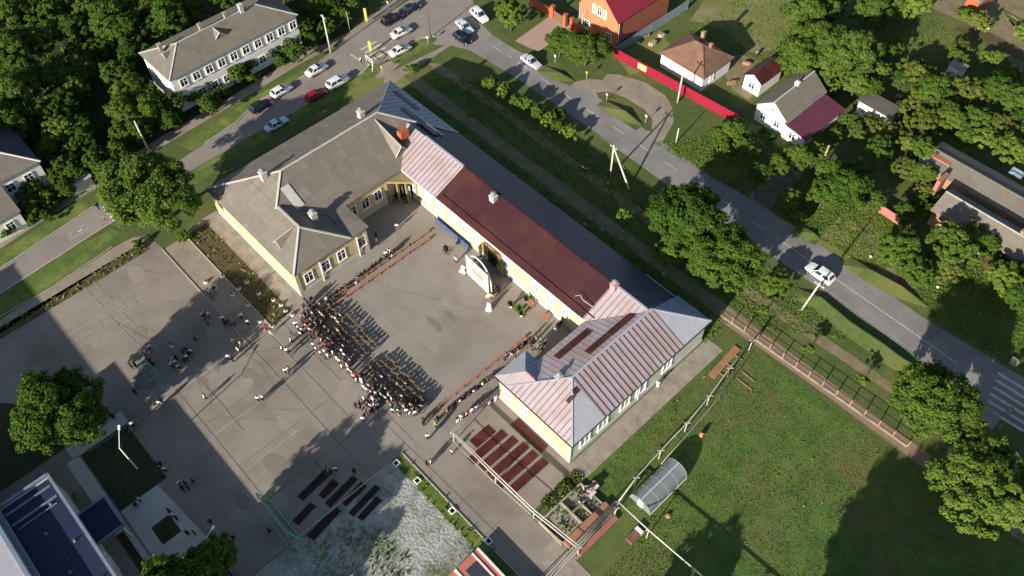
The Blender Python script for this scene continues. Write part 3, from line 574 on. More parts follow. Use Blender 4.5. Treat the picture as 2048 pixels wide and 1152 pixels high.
# ================================================================== generic houses
def house(name, label, x0, x1, y0, y1, he, style, s, roofm, wallm, wins=(), chims=(), over=.35, axis='x', ridge=None, cat='house', plinth=None, idx=None, rib=0, gm=None):
    """wins: (side, position along wall, z, w, h)"""
    t = thing(name, label, cat, ((x0 + x1) / 2, (y0 + y1) / 2, 0)); b = MB(); b.box(x0, x1, y0, y1, 0, he - .02)
    if style == 'gable':
        if axis == 'x': m = (y0 + y1) / 2; h_ = he + s * (y1 - y0 + 2 * over) / 2 - .15; b.add([(x, y, z) for x in (x0, x1) for y, z in ((y0, he - .02), (y1, he - .02), (m, h_))], [(0, 1, 2), (3, 4, 5), (0, 2, 5, 3), (1, 2, 5, 4)])
        else: m = (x0 + x1) / 2; h_ = he + s * (x1 - x0 + 2 * over) / 2 - .15; b.add([(x, y, z) for y in (y0, y1) for x, z in ((x0, he - .02), (x1, he - .02), (m, h_))], [(0, 1, 2), (3, 4, 5), (0, 2, 5, 3), (1, 2, 5, 4)])
    w_ = b.build('wall', wallm, t); b = MB(); X0, X1, Y0, Y1 = x0 - over, x1 + over, y0 - over, y1 + over; rm = roofm if isinstance(roofm, list) else [roofm]
    if style == 'hip':
        pl, rg, hips = hip_planes(X0, X1, Y0, Y1, he, s); roof_solid(b, pl, (X0, X1, Y0, Y1), he, idx=idx)
        if rib:
            for k, p in pl.items(): ribs(b, p, 0 if k in 'NS' else 1, rib, .04, .035, (idx or {}).get(k, 0))
        r_ = b.build('roof', rm, t); c = MB()
        for a, bb in [rg] + hips: c.bar(Vector(a) + Vector((0, 0, .04)), Vector(bb) + Vector((0, 0, .04)), .22, .08)
        c.build('ridge_cap', ridge or rm[0], r_)
    elif style == 'gable':
        h_ = gable_roof(b, X0, X1, Y0, Y1, he, s, axis)
        if rib:
            if axis == 'x':
                for yy in (Y0, Y1): ribs(b, [(X0, yy, he), (X1, yy, he), (X1, (Y0 + Y1) / 2, h_), (X0, (Y0 + Y1) / 2, h_)], 0, rib, .04, .035)
            else:
                for xx in (X0, X1): ribs(b, [(xx, Y0, he), (xx, Y1, he), ((X0 + X1) / 2, Y1, h_), ((X0 + X1) / 2, Y0, h_)], 1, rib, .04, .035)
        r_ = b.build('roof', rm, t); c = MB()
        if axis == 'x': c.bar((X0, (Y0 + Y1) / 2, h_ + .03), (X1, (Y0 + Y1) / 2, h_ + .03), .22, .08)
        else: c.bar(((X0 + X1) / 2, Y0, h_ + .03), ((X0 + X1) / 2, Y1, h_ + .03), .22, .08)
        c.build('ridge_cap', ridge or rm[0], r_)
    else:   # shed: rises towards +x / -x / +y
        hh = he + s * ((X1 - X0) if 'x' in axis else (Y1 - Y0)); z = {'x': (he, hh, he, hh), '-x': (hh, he, hh, he), 'y': (he, he, hh, hh), '-y': (hh, hh, he, he)}[axis]
        pts = [(X0, Y0), (X1, Y0), (X0, Y1), (X1, Y1)]; vs = [(p[0], p[1], zz) for p, zz in zip(pts, z)] + [(p[0], p[1], zz - .12) for p, zz in zip(pts, z)]
        b.add(vs, [(0, 1, 3, 2), (4, 6, 7, 5), (0, 4, 5, 1), (2, 3, 7, 6), (0, 2, 6, 4), (1, 5, 7, 3)])
        if rib: ribs(b, [vs[0], vs[1], vs[3], vs[2]], 1 if 'x' in axis else 0, rib, .04, .035)
        zi = [zz - .14 for zz in z]; b2 = MB(); q = [(x0, y0), (x1, y0), (x0, y1), (x1, y1)]; b2.add([(p[0], p[1], he - .02) for p in q] + [(p[0], p[1], zz) for p, zz in zip(q, zi)], [(0, 4, 5, 1), (2, 3, 7, 6), (0, 2, 6, 4), (1, 5, 7, 3)]); b2.build('upper_wall', wallm, w_)
        r_ = b.build('roof', rm, t)
    for wn in wins:
        side, u, z, ww, wh = wn[:5]; c = {'S': (x0 + u, y0, z), 'N': (x0 + u, y1, z), 'E': (x1, y0 + u, z), 'W': (x0, y0 + u, z)}[side]; nn = {'S': (0, -1), 'N': (0, 1), 'E': (1, 0), 'W': (-1, 0)}[side]
        window(t, c, nn, ww, wh, glass='glass' if len(wn) < 6 else wn[5])
    for cx, cy, z0, z1, cw, cm in chims: chimney(r_, cx, cy, z0, z1, cw, cm, rnd_=False)
    return t, r_
# two-storey house upper left
wl = [('E', 2.0 + 2.45 * k, 5.3, 1.2, 1.4) for k in range(10)] + [('E', 2.0 + 2.45 * k, 1.9, 1.2, 1.4) for k in range(10)]
t4, r4b = house('apartment_house', 'two-storey white house with long grey hipped roof among trees above the street', -130.5, -121, 35, 60, 7, 'hip', .42, 'roof_slate_old', 'white_wall', wl + [('S', 2.5, 5.2, 1, 1.4), ('S', 6.5, 5.2, 1, 1.4)], [(-126.6, 37.2, 8.5, 10.0, .6, 'concrete'), (-126.3, 44.8, 8.8, 10.2, .6, 'concrete'), (-126, 49.6, 8.8, 10.2, .6, 'concrete'), (-125.6, 52.5, 8.6, 10.6, .7, 'ridge_grey')], ridge='ridge_grey', cat='apartment house')
dormer(r4b, (-123.2, 46.5, 8.2), (-1, 0, 0), 2.6, 2, .9, rmat='roof_slate_old'); dormer(r4b, (-125.6, 36.8, 8.0), (0, 1, 0), 1.8, 1.6, .8, rmat='roof_slate_old')
# left house
t5, r5b = house('village_house', 'white house with dark and patched grey roof at the left edge', -136, -119.9, -14, 10.8, 5.8, 'hip', .45, ['roof_slate_old', 'roof_dark'], 'white_wall', [('E', 19.5, 3.8, 1.2, 1.5), ('E', 22.5, 3.8, 1.2, 1.5)], ridge='white_trim', idx=dict(N=1))
b = MB(); b.box(-119.9, -114.6, -8, 4.2, 0, 3.6); w_ = b.build('annex', 'white_wall', t5); b = MB(); b.add([(-119.95, -8.3, 5.0), (-114.3, -8.3, 3.7), (-114.3, 4.5, 3.7), (-119.95, 4.5, 5.0)] + [(-119.95, -8.3, 4.9), (-114.3, -8.3, 3.6), (-114.3, 4.5, 3.6), (-119.95, 4.5, 4.9)], [(0, 1, 2, 3), (4, 5, 6, 7), (0, 1, 5, 4), (1, 2, 6, 5), (2, 3, 7, 6)]); b.build('annex_roof', 'roof_slate_old', w_)
window(t5, (-114.6, 2.2, 1.9), (1, 0), 1.1, 1.4)
# brick house with crimson roof
t6, r6 = house('brick_house', 'two-storey orange brick house with bright crimson roof at the top edge', -89.3, -80.2, 100, 114, 6.2, 'gable', .95, 'roof_crimson', 'brick_xz', [('S', 1.8, 2.2, 1.1, 1.5), ('S', 4.6, 6.3, .9, 1.5), ('S', 3.3, 6.3, .5, 1.5), ('S', 5.9, 6.3, .5, 1.5), ('S', 7.2, 2.2, 1.1, 1.5)], axis='y', over=.25, rib=.6)
b = MB(); b.box(-80.19, -80.12, 100.05, 113.95, .05, 6.1); b.build('side_wall', 'brick_yz', t6); b = MB(); b.cyl(-80.0, 100.1, 0, 6, .07, 8); b.cyl(-89.4, 99.9, 0, 6, .07, 8); b.build('drainpipe', 'ridge_grey', t6)
# brown roofed white house
t7, r7 = house('village_house', 'small white house with brown hipped roof behind the crimson fence', -71.9, -62.6, 102.6, 110.3, 3.1, 'hip', .62, 'roof_brown', 'white_wall', [('S', 2.3, 1.7, .8, 1.3, 'paleglass'), ('S', 4.2, 1.7, .8, 1.3, 'paleglass'), ('S', 6.1, 1.7, .8, 1.3, 'paleglass'), ('E', 2.5, 1.7, .8, 1.2)], [(-68.2, 108.8, 4, 6.3, .6, 'tan_wood'), (-65.5, 107.6, 4.2, 5.9, .5, 'brickpink')], ridge='roof_brown')
t8, r8 = house('summer_kitchen', 'tiny white outbuilding with red-brown gable roof between two houses', -58.2, -54.9, 108.6, 114.6, 2.9, 'gable', .6, 'metal_redsheet', 'white_wall', [('S', 1.65, 1.5, 1.1, 1.1)], axis='y', over=.3, cat='outbuilding')
t9, r9 = house('village_house', 'white gabled house with grey slate roof and maroon lean-to roof', -52, -46.1, 103.6, 114, 3.3, 'gable', .75, 'roof_slate_old', 'white_wall', [('S', 1.6, 1.7, .9, 1.2), ('S', 4.3, 1.7, .9, 1.2), ('S', 2.95, 4.1, .6, .7)], [(-49.1, 109.5, 4.6, 6.3, .6, 'board_white')], axis='y', over=.35, ridge='ridge_grey')
b = MB(); b.box(-46.1, -42.2, 103.4, 113.6, 0, 2.4); an = b.build('annex', 'white_wall', t9); q = [(-46.2, 103, 3.25), (-41.6, 103, 2.45), (-41.6, 113.9, 2.45), (-46.2, 113.9, 3.25)]; b = MB(); b.add(q + [(x, y, z - .1) for x, y, z in q], [(0, 1, 2, 3), (4, 5, 6, 7), (0, 1, 5, 4), (1, 2, 6, 5), (2, 3, 7, 6), (0, 3, 7, 4)]); ribs(b, q, 1, .5, .04, .03); b.build('annex_roof', 'roof_maroon', an); window(t9, (-44.4, 103.4, 1.4), (0, -1), 1.1, 1.1)
house('shed', 'low shed with flat-pitched grey-brown roof among garden bushes', -41, -35.6, 117, 120.6, 2.4, 'shed', .12, 'roof_slate_old', 'white_wall', [('S', 1.2, 1.3, .6, .6)], axis='-y', cat='shed', over=.3)
t11, r11 = house('farm_building', 'long low grey building with sagging slate roof at the right edge', -19.6, 6, 103.9, 109.2, 3.1, 'gable', .55, 'roof_slate_old', 'tan_wood', [('W', 2.6, 1.6, .9, 1), ('S', 4, 1.6, 1, 1)], [(-8.2, 107, 3.6, 5.4, .5, 'tan_wood')], axis='x', over=.4, ridge='ridge_grey', cat='farm building')
t12, r12 = house('barn', 'long grey shed roof with rusty corner behind the farm building', -26.2, 0, 111.5, 117.8, 2.8, 'gable', .28, 'roof_slate_old', 'tan_wood', [], axis='x', over=.3, cat='barn')
b = MB(); b.box(-26.4, -22.6, 113.1, 114.1, 3.35, 3.6); b.build('rusty_sheet', 'brickpink', r12); bb = MB(); bb.box(-22.2, -21.6, 108.3, 110.8, 0, 4.2); bb.build('brick_pier', 'brickpink', t12)
house('shed', 'tiny blue roofed shed with orange wall at the top right edge', *sorted((g(1945, 0).x, g(1975, 0).x + .4)), g(1950, 20).y - 1, g(1950, 20).y + 6, 2.6, 'gable', .4, 'parapet', 'brick_orange', [], axis='y', cat='shed')
q = g(1905, 155); house('garden_hut', 'pale box hut with flat grey roof between garden trees', q.x - 1.2, q.x + 1.2, q.y - 1, q.y + 1.2, 2.6, 'shed', .1, 'concrete', 'white_wall', [('S', 1.2, 1.5, .6, .6)], axis='-y', cat='garden hut', over=.15)
# ---- school annex on the lower left: flat navy roofs behind parapets
N = thing('flat_roof_building', 'modern flat-roofed building with navy roof and grey-blue parapet at lower left', 'building', (-60, -14, 0))
b = MB(); b.box(-69.6, -35, -17.8, -11.6, 0, 5.3); b.build('wall', 'palepave', N); b = MB(); b.box(-69.3, -35.2, -17.6, -11.8, 5.3, 5.34); nr = b.build('roof', 'navy_roof', N)
b = MB()
for a, c in (((-69.7, -11.6), (-35, -11.6)), ((-69.7, -17.9), (-69.7, -11.6)), ((-69.7, -17.95), (-35, -17.95))): b.bar((*a, 5.5), (*c, 5.5), .35, .45)
b.build('parapet', 'parapet', nr); b = MB(); b.box(-68.3, -68.1, -17.4, -12, 5.34, 5.55); b.box(-66.6, -66.4, -17.4, -12, 5.34, 5.55); b.box(-65.7, -65.6, -17, -12.4, 5.34, 5.5); b.build('roof_upstand', 'parapet', nr)
b = MB(); b.box(-80, -35, -30, -18.2, 0, 6.6); u2 = b.build('tall_block', 'grey_wall', N); b = MB(); b.box(-79.8, -35.2, -29.8, -18.6, 6.6, 6.64); b.build('roof', 'metal_grey', u2); b = MB(); b.bar((-80, -18.3, 6.8), (-35, -18.3, 6.8), .4, .4); b.bar((-80, -24, 6.75), (-35, -24, 6.75), .5, .2); b.build('parapet', 'parapet', u2)
b = MB(); b.box(-63.8, -59.2, -11.6, -8.3, 3.1, 3.35); cn = b.build('canopy', 'navy_roof', N); b = MB()
for a, c in (((-63.8, -8.2), (-59.1, -8.2)), ((-59.1, -11.5), (-59.1, -8.2)), ((-63.9, -11.5), (-63.9, -8.2))): b.bar((*a, 3.3), (*c, 3.3), .22, .4)
b.build('canopy_edge', 'parapet', cn); b = MB()
for x in (-63.5, -59.4): b.cyl(x, -8.5, 0, 3.1, .12)
b.build('canopy_post', 'white_trim', cn)
for x in (-57.8, -56.6, -52, -49, -46): window(N, (x, -11.6, 1.7), (0, 1), .9, 1.6)
for k in range(5): b = MB(); b.cyl(-66 + k * 3, -13 - (k % 2) * 2, 5.34, 5.8, .18, 10, .05); b.build('roof_vent', 'tin', nr)
b = MB(); b.box(-62, -38, -14.6, -14.35, 5.34, 5.42); b.build('roof_walkway', 'roof_dark', nr)
# tall school block and gabled neighbour outside the frame that shade the yard
house('neighbour_house', 'white gabled building beyond the left end of the yard', -104, -76.4, -43, -32.6, 11.0, 'hip', .2, 'roof_slate_old', 'white_wall', [('N', 6, 8, 1.2, 1.5)], cat='building')
# salmon structure at the bottom edge
Q = thing('salmon_shelter', 'salmon-striped low shelter roof at the bottom edge', 'shelter', (-25, 18, 0)); b = MB(); b.box(-28.8, -14, 15.5, 20.1, 0, .8); b.build('wall', 'brickpink', Q); b = MB(); q = [(-29.1, 15.2, .9), (-13.8, 15.2, .9), (-13.8, 20.4, 1.2), (-29.1, 20.4, 1.2)]; b.add(q + [(x, y, z - .12) for x, y, z in q], [(0, 1, 2, 3), (4, 5, 6, 7), (0, 1, 5, 4), (1, 2, 6, 5), (2, 3, 7, 6), (0, 3, 7, 4)]); rs = b.build('roof', 'salmon', Q)
b = MB(); b.box(-28.1, -14.2, 17.6, 19.2, 1.05, 1.2); b.build('roof_panel', 'salmon_dark', rs)
b = MB(); b.bar((-29.1, 20.35, 1.26), (-13.8, 20.35, 1.26), .25, .12); b.bar((-29.1, 19.5, 1.22), (-13.8, 19.5, 1.22), .2, .1); b.bar((-29.1, 16.8, 1.05), (-13.8, 16.8, 1.05), .3, .1); b.build('roof_rail', 'board_white', rs)
# small buildings for the gate etc
# ------------------------------------------------------------------ trees
leafmat('leaf_dark', '3d5225', '5a7031'); leafmat('leaf_mid', '3a5021', '5c7230'); leafmat('leaf_light', '475e28', '697d37')
leafmat('leaf_olive', '4a5628', '6d7438'); leafmat('leaf_red', '5c3a34', '50602e'); M('bark', '5e5142', '4c4236', 3, .95, .03, 12)
def foliage(seed, R, H, nclump, nleaf, leaf, shape='round', gap=.0):
    """leaf faces gathered in clumps over a few lobes; base of crown at z=0"""
    r = np.random.default_rng(seed); cl = []
    if shape == 'cone':
        for i in range(nclump):
            t = r.random() ** .8; a = r.random() * 6.283; rr = R * (1 - t) * (.75 + .3 * r.random()); cl.append((rr * math.cos(a), rr * math.sin(a), t * H, .28))
    elif shape == 'egg':
        for i in range(nclump):
            t = r.random(); a = r.random() * 6.283; rr = R * math.sqrt(max(0, math.sin(math.pi * (.12 + .88 * t)))) * (.9 + .12 * r.random()); cl.append((rr * math.cos(a), rr * math.sin(a), t * H, .22))
    else:
        nl = {'round': 11, 'flat': 14, 'bush': 6, 'small': 5, 'loose': 12}[shape]; lobes = []
        for i in range(nl):
            a = 6.283 * (i + r.random() * .7) / nl * 2.4; rr = R * (.62 * math.sqrt((i + .3) / nl)) * (.85 + .4 * r.random()); z = H * (.35 + .38 * r.random() * (1 - .5 * rr / R))
            lobes.append((rr * math.cos(a), rr * math.sin(a), z, R * (.30 + .22 * r.random()), H * (.24 + .14 * r.random())))
        lobes.append((0, 0, H * .66, R * .42, H * .34))
        for i in range(nclump):
            L = lobes[r.integers(len(lobes))]; d = r.normal(size=3); d /= np.linalg.norm(d); 
            if d[2] < -.5: d[2] *= -1
            k = .78 + .3 * r.random(); cl.append((L[0] + d[0] * L[3] * k, L[1] + d[1] * L[3] * k, max(.15, L[2] + d[2] * L[4] * k), .42 if shape != 'loose' else .35))
    cl = np.array(cl); nC = len(cl); s = cl[:, 3:4] * (R / 4.5 + .35 if R > 1.6 else .55)
    idx = np.repeat(np.arange(nC), nleaf); d = r.normal(size=(len(idx), 3)); d /= np.linalg.norm(d, axis=1)[:, None]; rad_ = r.random((len(idx), 1)) ** .45
    c = cl[idx, :3] + d * rad_ * s[idx] * np.array([1.15, 1.15, .8])
    cen = np.array([0, 0, H * .35]); out = c - cen; out /= np.linalg.norm(out, axis=1)[:, None] + 1e-6
    nrm = out * .6 + d * .5 + r.normal(size=c.shape) * .45 + np.array([0, 0, .35]); nrm /= np.linalg.norm(nrm, axis=1)[:, None]
    t = np.cross(nrm, r.normal(size=c.shape)); t /= np.linalg.norm(t, axis=1)[:, None]; b = np.cross(nrm, t)
    sz = leaf * (.6 + .8 * r.random((len(idx), 1))); v = np.stack([c - t * sz * .5, c - b * sz * .32, c + t * sz * .5, c + b * sz * .32], 1).reshape(-1, 3)
    v[:, 2] = np.maximum(v[:, 2], -.1 * H)
    me = bpy.data.meshes.new('crown'); n = len(idx); me.vertices.add(4 * n); me.vertices.foreach_set('co', v.ravel().astype(np.float32)); me.loops.add(4 * n); me.loops.foreach_set('vertex_index', np.arange(4 * n, dtype=np.int32))
    me.polygons.add(n); me.polygons.foreach_set('loop_start', np.arange(0, 4 * n, 4, dtype=np.int32)); me.update(); me.validate(); return me
def tree_proto(kind, seed, R, H, z0, nclump, nleaf, leaf, mat, shape, tr=.16):
    t = proto(kind, 'tree', 'tree'); me = foliage(seed, R, H, nclump, nleaf, leaf, shape); me.materials.append(MATS[mat])
    c = bpy.data.objects.new('crown', me); COL.objects.link(c); c.parent = t; c.location = (0, 0, z0); b = MB(); r = random.Random(seed)
    b.tube([(0, 0, -.1), (tr * .5, 0, z0 * .6), (0, tr, z0 + H * .25), (0, 0, z0 + H * .6)], [tr * 1.5, tr, tr * .75, tr * .3], 8)
    if shape not in ('cone', 'egg'):
        for k in range(7):
            a = k * 2.4 + r.random(); e = (R * .62 * math.cos(a), R * .62 * math.sin(a), z0 + H * (.35 + .25 * r.random())); st = (0, 0, z0 * .8 + k * .06 * H)
            b.tube([st, (e[0] * .5, e[1] * .5, (st[2] + e[2]) / 2 + .2), e], [tr * .6, tr * .4, tr * .12], 6)
    b.build('trunk', 'bark', t, smooth=True); return t
PR = {}
def P_(key, *a, **k): PR[key] = (Reuse(tree_proto(*a, **k)), a[2])
P_('big', 'broadleaf_tree', 1, 6.6, 9.5, 2.4, 560, 120, .36, 'leaf_dark', 'round', .32)
P_('big2', 'broadleaf_tree', 2, 6.2, 8.5, 2.2, 500, 115, .36, 'leaf_mid', 'flat', .3)
P_('med', 'broadleaf_tree', 3, 3.6, 5.6, 1.6, 220, 95, .31, 'leaf_mid', 'round', .18)
P_('med2', 'broadleaf_tree', 4, 3.6, 5.0, 1.5, 200, 90, .31, 'leaf_light', 'loose', .16)
P_('dark', 'broadleaf_tree', 5, 3.8, 6.4, 1.8, 230, 95, .32, 'leaf_dark', 'round', .2)
P_('dark2', 'broadleaf_tree', 15, 3.8, 6.0, 1.6, 210, 90, .32, 'leaf_dark', 'loose', .2)
P_('olive', 'fruit_tree', 6, 2.8, 3.6, 1.0, 130, 80, .27, 'leaf_olive', 'loose', .13)
P_('wide', 'broadleaf_tree', 14, 5.6, 7.0, 2.0, 330, 95, .34, 'leaf_light', 'loose', .26)
P_('small', 'young_tree', 7, 1.3, 2.0, 1.3, 36, 34, .26, 'leaf_light', 'small', .05)
P_('bush', 'garden_bush', 8, 1.5, 1.6, .1, 60, 42, .26, 'leaf_mid', 'bush', .05)
P_('bushl', 'garden_bush', 9, 1.5, 1.4, .1, 60, 42, .26, 'leaf_light', 'bush', .05)
P_('bushd', 'garden_bush', 10, 1.6, 1.7, .1, 60, 42, .28, 'leaf_dark', 'bush', .05)
P_('red', 'red_leaved_tree', 11, 2.6, 3.2, 1.0, 100, 46, .36, 'leaf_red', 'loose', .12)
P_('cone', 'conifer_tree', 12, 1.25, 4.2, .2, 150, 34, .22, 'leaf_mid', 'egg', .08)
TREES = []
def T(zone, desc, kind, px, py, rpx, hs=1.0, ordn=True): TREES.append((zone, desc, kind, px, py, rpx, hs))
up = 'in the upper left wood'
for a in ((30, 30, 42, 'dark'), (95, 20, 40, 'dark2'), (20, 100, 44, 'dark'), (75, 85, 36, 'dark2'), (30, 185, 46, 'dark'), (90, 225, 34, 'dark2'), (215, 38, 40, 'med'), (255, 60, 38, 'med'), (205, 95, 22, 'dark'), (338, 30, 40, 'med'), (375, 15, 30, 'med'), (325, 72, 18, 'med2'), (180, 105, 24, 'dark2'), (10, 245, 42, 'dark'), (128, 215, 32, 'dark2'), (60, 150, 36, 'dark'), (120, 262, 34, 'med2'), (150, 175, 30, 'dark2'), (110, 150, 34, 'dark'), (140, 60, 34, 'dark'), (175, 20, 34, 'dark2'), (285, 15, 32, 'dark'), (165, 250, 26, 'dark'), (240, 265, 26, 'dark2'), (155, 300, 28, 'med2'), (190, 320, 28, 'dark2'), (130, 330, 26, 'dark2'), (230, 300, 24, 'dark'), (445, -5, 30, 'dark'), (170, 280, 26, 'dark'), (260, 110, 26, 'dark'), (295, 105, 24, 'dark2'), (160, 135, 28, 'dark')): T(up, {'dark': 'dark green broadleaf tree', 'dark2': 'dark loose-crowned tree', 'med': 'bright green leafy tree', 'med2': 'yellow-green leafy tree'}[a[3]], a[3], a[0], a[1], a[2])
z = 'beside the long grey-roofed white house'
for a in ((232, 145, 30, 'dark2'), (262, 180, 34, 'med'), (300, 215, 32, 'med'), (245, 225, 34, 'med'), (345, 205, 26, 'dark2'), (342, 240, 22, 'med'), (268, 262, 26, 'dark'), (385, 190, 20, 'olive'), (410, 170, 18, 'dark2'), (432, 195, 20, 'bushd'), (415, 210, 22, 'med'), (455, 160, 20, 'bushd'), (472, 145, 22, 'med2'), (495, 130, 18, 'med'), (520, 115, 20, 'bushd'), (545, 100, 18, 'dark2'), (572, 75, 24, 'med2'), (598, 55, 28, 'med'), (625, 15, 30, 'med'), (590, 100, 22, 'dark'), (655, 55, 20, 'dark2'), (660, 15, 26, 'med'), (695, 0, 24, 'dark'), (625, 80, 18, 'dark'), (445, 185, 18, 'bushd'), (560, 118, 18, 'bush'), (500, 155, 18, 'bushd'), (690, 30, 18, 'dark2'), (600, -20, 30, 'dark'), (560, -25, 28, 'dark'), (730, -15, 22, 'dark2')): T(z, {'dark': 'dark green tree', 'dark2': 'dark loose-crowned tree', 'med': 'bright green tree', 'med2': 'yellow-green tree', 'bushd': 'dark low bush', 'bush': 'green low bush', 'olive': 'olive-green small tree'}[a[3]], a[3], a[0], a[1], a[2])
z = 'near the white house at the left edge'
for a in ((30, 352, 26, 'olive'), (60, 372, 28, 'olive'), (92, 392, 22, 'olive'), (60, 410, 24, 'olive'), (130, 378, 20, 'med'), (120, 350, 22, 'dark2'), (190, 335, 20, 'med'), (205, 320, 18, 'dark2'), (25, 440, 22, 'bush'), (60, 432, 20, 'bush'), (95, 425, 18, 'bushd'), (10, 465, 20, 'bush'), (150, 345, 22, 'dark'), (100, 300, 26, 'dark'), (110, 408, 16, 'bushl')): T(z, {'dark': 'dark green tree', 'dark2': 'dark loose-crowned tree', 'med': 'bright green tree', 'olive': 'olive-green tree', 'bushd': 'dark hedge bush', 'bush': 'green hedge bush', 'bushl': 'light green hedge bush'}[a[3]], a[3], a[0], a[1], a[2])
T('', 'huge dark green tree overhanging the street beside the school yard', 'big', 294, 374, 100)
T('', 'small green bush on the corner of the flower bed', 'bush', 368, 470, 17); T('', 'dark low bush beside the yard entrance', 'bushd', 275, 490, 13)
T('', 'round dark tree standing at the left side of the school yard', 'big2', 118, 824, 96, 1.05); T('', 'smaller dark tree added to fill out the shadow of the round yard tree', 'dark', 152, 850, 42, .9); T('', 'bright leafy tree at the bottom edge beside the entrance paving', 'med2', 420, 1128, 55)  # the smaller dark tree is added to close a gap in the shadow strip
z = 'in the hedge row along the school lawn'
for i, a in enumerate(((982, 168, 20), (1005, 182, 17), (1030, 200, 16), (1052, 208, 19), (1075, 222, 18), (1098, 238, 18), (1118, 252, 17), (1140, 266, 18), (1118, 225, 14))): T(z, 'light green low tree', 'bushl' if i % 2 else 'bush', a[0], a[1], a[2] * 1.05, 1.5)
T('', 'broad green walnut tree in front of the brick house', 'big2', 1172, 98, 58, .75); T('', 'bright green tree left of the walnut by the driveway', 'med', 1120, 85, 34, .8)
T('', 'bright bush above the brick driveway at the top edge', 'med2', 1022, 28, 34); T('', 'small round bush beside the street crossing', 'bushl', 822, 138, 14, 1.3)
T('', 'small light green tree alone beside the dark lawn path', 'small', 1247, 428, 20, 1.3); T('', 'thin young tree in the shadow above the school roof', 'small', 1168, 338, 12); T('', 'pale young tree in the shadow beside the footpath', 'small', 1218, 372, 11); T('', 'small sapling on the shaded lawn near the street corner', 'small', 932, 188, 9); T('', 'tiny sapling on the shaded lawn beside the hedge row', 'small', 938, 232, 8)
T('', 'large light green double-crowned tree, the upper one beside the main road', 'big2', 1370, 436, 90); T('', 'large light green spreading tree, the lower one beside the main road', 'big2', 1452, 518, 88); T('', 'round bright tree below the two large roadside trees', 'med2', 1336, 505, 34)
T('', 'bright small tree between footpath and main road', 'med2', 1552, 568, 32, .8); T('', 'slim sapling on the grass by the brick path', 'small', 1528, 622, 14); T('', 'young green sapling with a dark shadow on the path', 'small', 1618, 696, 15); T('', 'yellowish sapling beside the narrow footpath', 'small', 1728, 760, 15)
T('', 'large bright green tree beside the zebra crossing', 'big2', 1868, 806, 92); T('', 'wide loose-branched tree at the lower right edge', 'wide', 1962, 950, 104, .8); T('', 'olive tree crown cut by the right edge', 'med2', 2030, 1010, 60)
z = 'in the oak group behind the village houses'
for a in ((1632, 88, 62, 'big'), (1610, 30, 44, 'dark'), (1700, 105, 50, 'dark'), (1600, 115, 44, 'med'), (1655, 125, 40, 'dark'), (1650, 20, 40, 'dark2')): T(z, {'big': 'huge dark oak', 'dark': 'dark round tree', 'med': 'green tree', 'dark2': 'dark loose tree'}[a[3]], a[3], a[0], a[1], a[2])
T('', 'neat egg-shaped conifer beside the grey slate house', 'cone', 1664, 165, 16, 1.15); T('', 'round bright bush against the low grey shed', 'bushl', 1803, 222, 19, 1.6)
z = 'in the upper right gardens'
for a in ((1712, 168, 30, 'med2'), (1752, 142, 26, 'med2'), (1745, 175, 24, 'med'), (1780, 95, 22, 'dark2'), (1830, 142, 34, 'olive'), (1862, 180, 36, 'med'), (1838, 200, 28, 'olive'), (1920, 178, 34, 'olive'), (1955, 185, 32, 'olive'), (1995, 175, 32, 'med'), (2030, 200, 34, 'dark2'), (1850, 240, 34, 'olive'), (1900, 236, 30, 'med'), (1950, 240, 30, 'med2'), (1995, 242, 28, 'olive'), (2030, 265, 32, 'olive'), (1960, 40, 24, 'olive'), (1935, 30, 20, 'bush'), (1925, 95, 20, 'olive'), (1830, 5, 34, 'med2'), (1785, 10, 30, 'med2'), (1765, 45, 20, 'bush'), (1740, 20, 34, 'dark'), (1990, 115, 22, 'bushl'), (2020, 150, 24, 'olive'), (1915, 115, 18, 'dark2'), (1820, 285, 28, 'olive'), (1850, 300, 28, 'med2'), (1780, 260, 28, 'olive'), (1815, 335, 26, 'olive'), (1850, 345, 24, 'med'), (2020, 300, 34, 'med2'), (1975, 275, 26, 'bushl'), (1935, 270, 22, 'bush'), (1740, 245, 24, 'olive'), (1760, 215, 16, 'bushl'), (1700, 240, 18, 'med2'), (1715, 262, 20, 'dark2'), (1760, 300, 30, 'dark2'), (2045, 240, 26, 'dark'), (2045, 60, 20, 'bushl'), (1805, 160, 20, 'dark2')): T(z, {'dark': 'dark green tree', 'dark2': 'dark loose tree', 'med': 'green leafy tree', 'med2': 'bright green tree', 'olive': 'olive-green orchard tree', 'bush': 'green bush', 'bushl': 'light green bush'}[a[3]], a[3], a[0], a[1], a[2])
z = 'between the maroon-roofed house and the side road'
for a in ((1440, 272, 24, 'med'), (1470, 262, 30, 'med'), (1485, 290, 24, 'med2'), (1450, 300, 22, 'dark2'), (1500, 305, 22, 'dark2'), (1545, 275, 14, 'bush'), (1530, 262, 12, 'bush'), (1600, 312, 30, 'med'), (1630, 300, 24, 'med2'), (1665, 345, 34, 'med'), (1690, 375, 46, 'med'), (1650, 385, 34, 'dark'), (1720, 350, 32, 'dark2'), (1630, 270, 18, 'bushl'), (1670, 265, 18, 'bush'), (1580, 400, 24, 'dark2'), (1600, 430, 20, 'bushd'), (1555, 330, 24, 'dark'), (1520, 345, 26, 'dark2'), (1740, 400, 26, 'dark')): T(z, {'dark': 'dark green tree', 'dark2': 'dark loose tree', 'med': 'green leafy tree', 'med2': 'bright green tree', 'bush': 'green bush', 'bushl': 'light green bush', 'bushd': 'dark bush'}[a[3]], a[3], a[0], a[1], a[2])
z = 'in front of the long farm building'
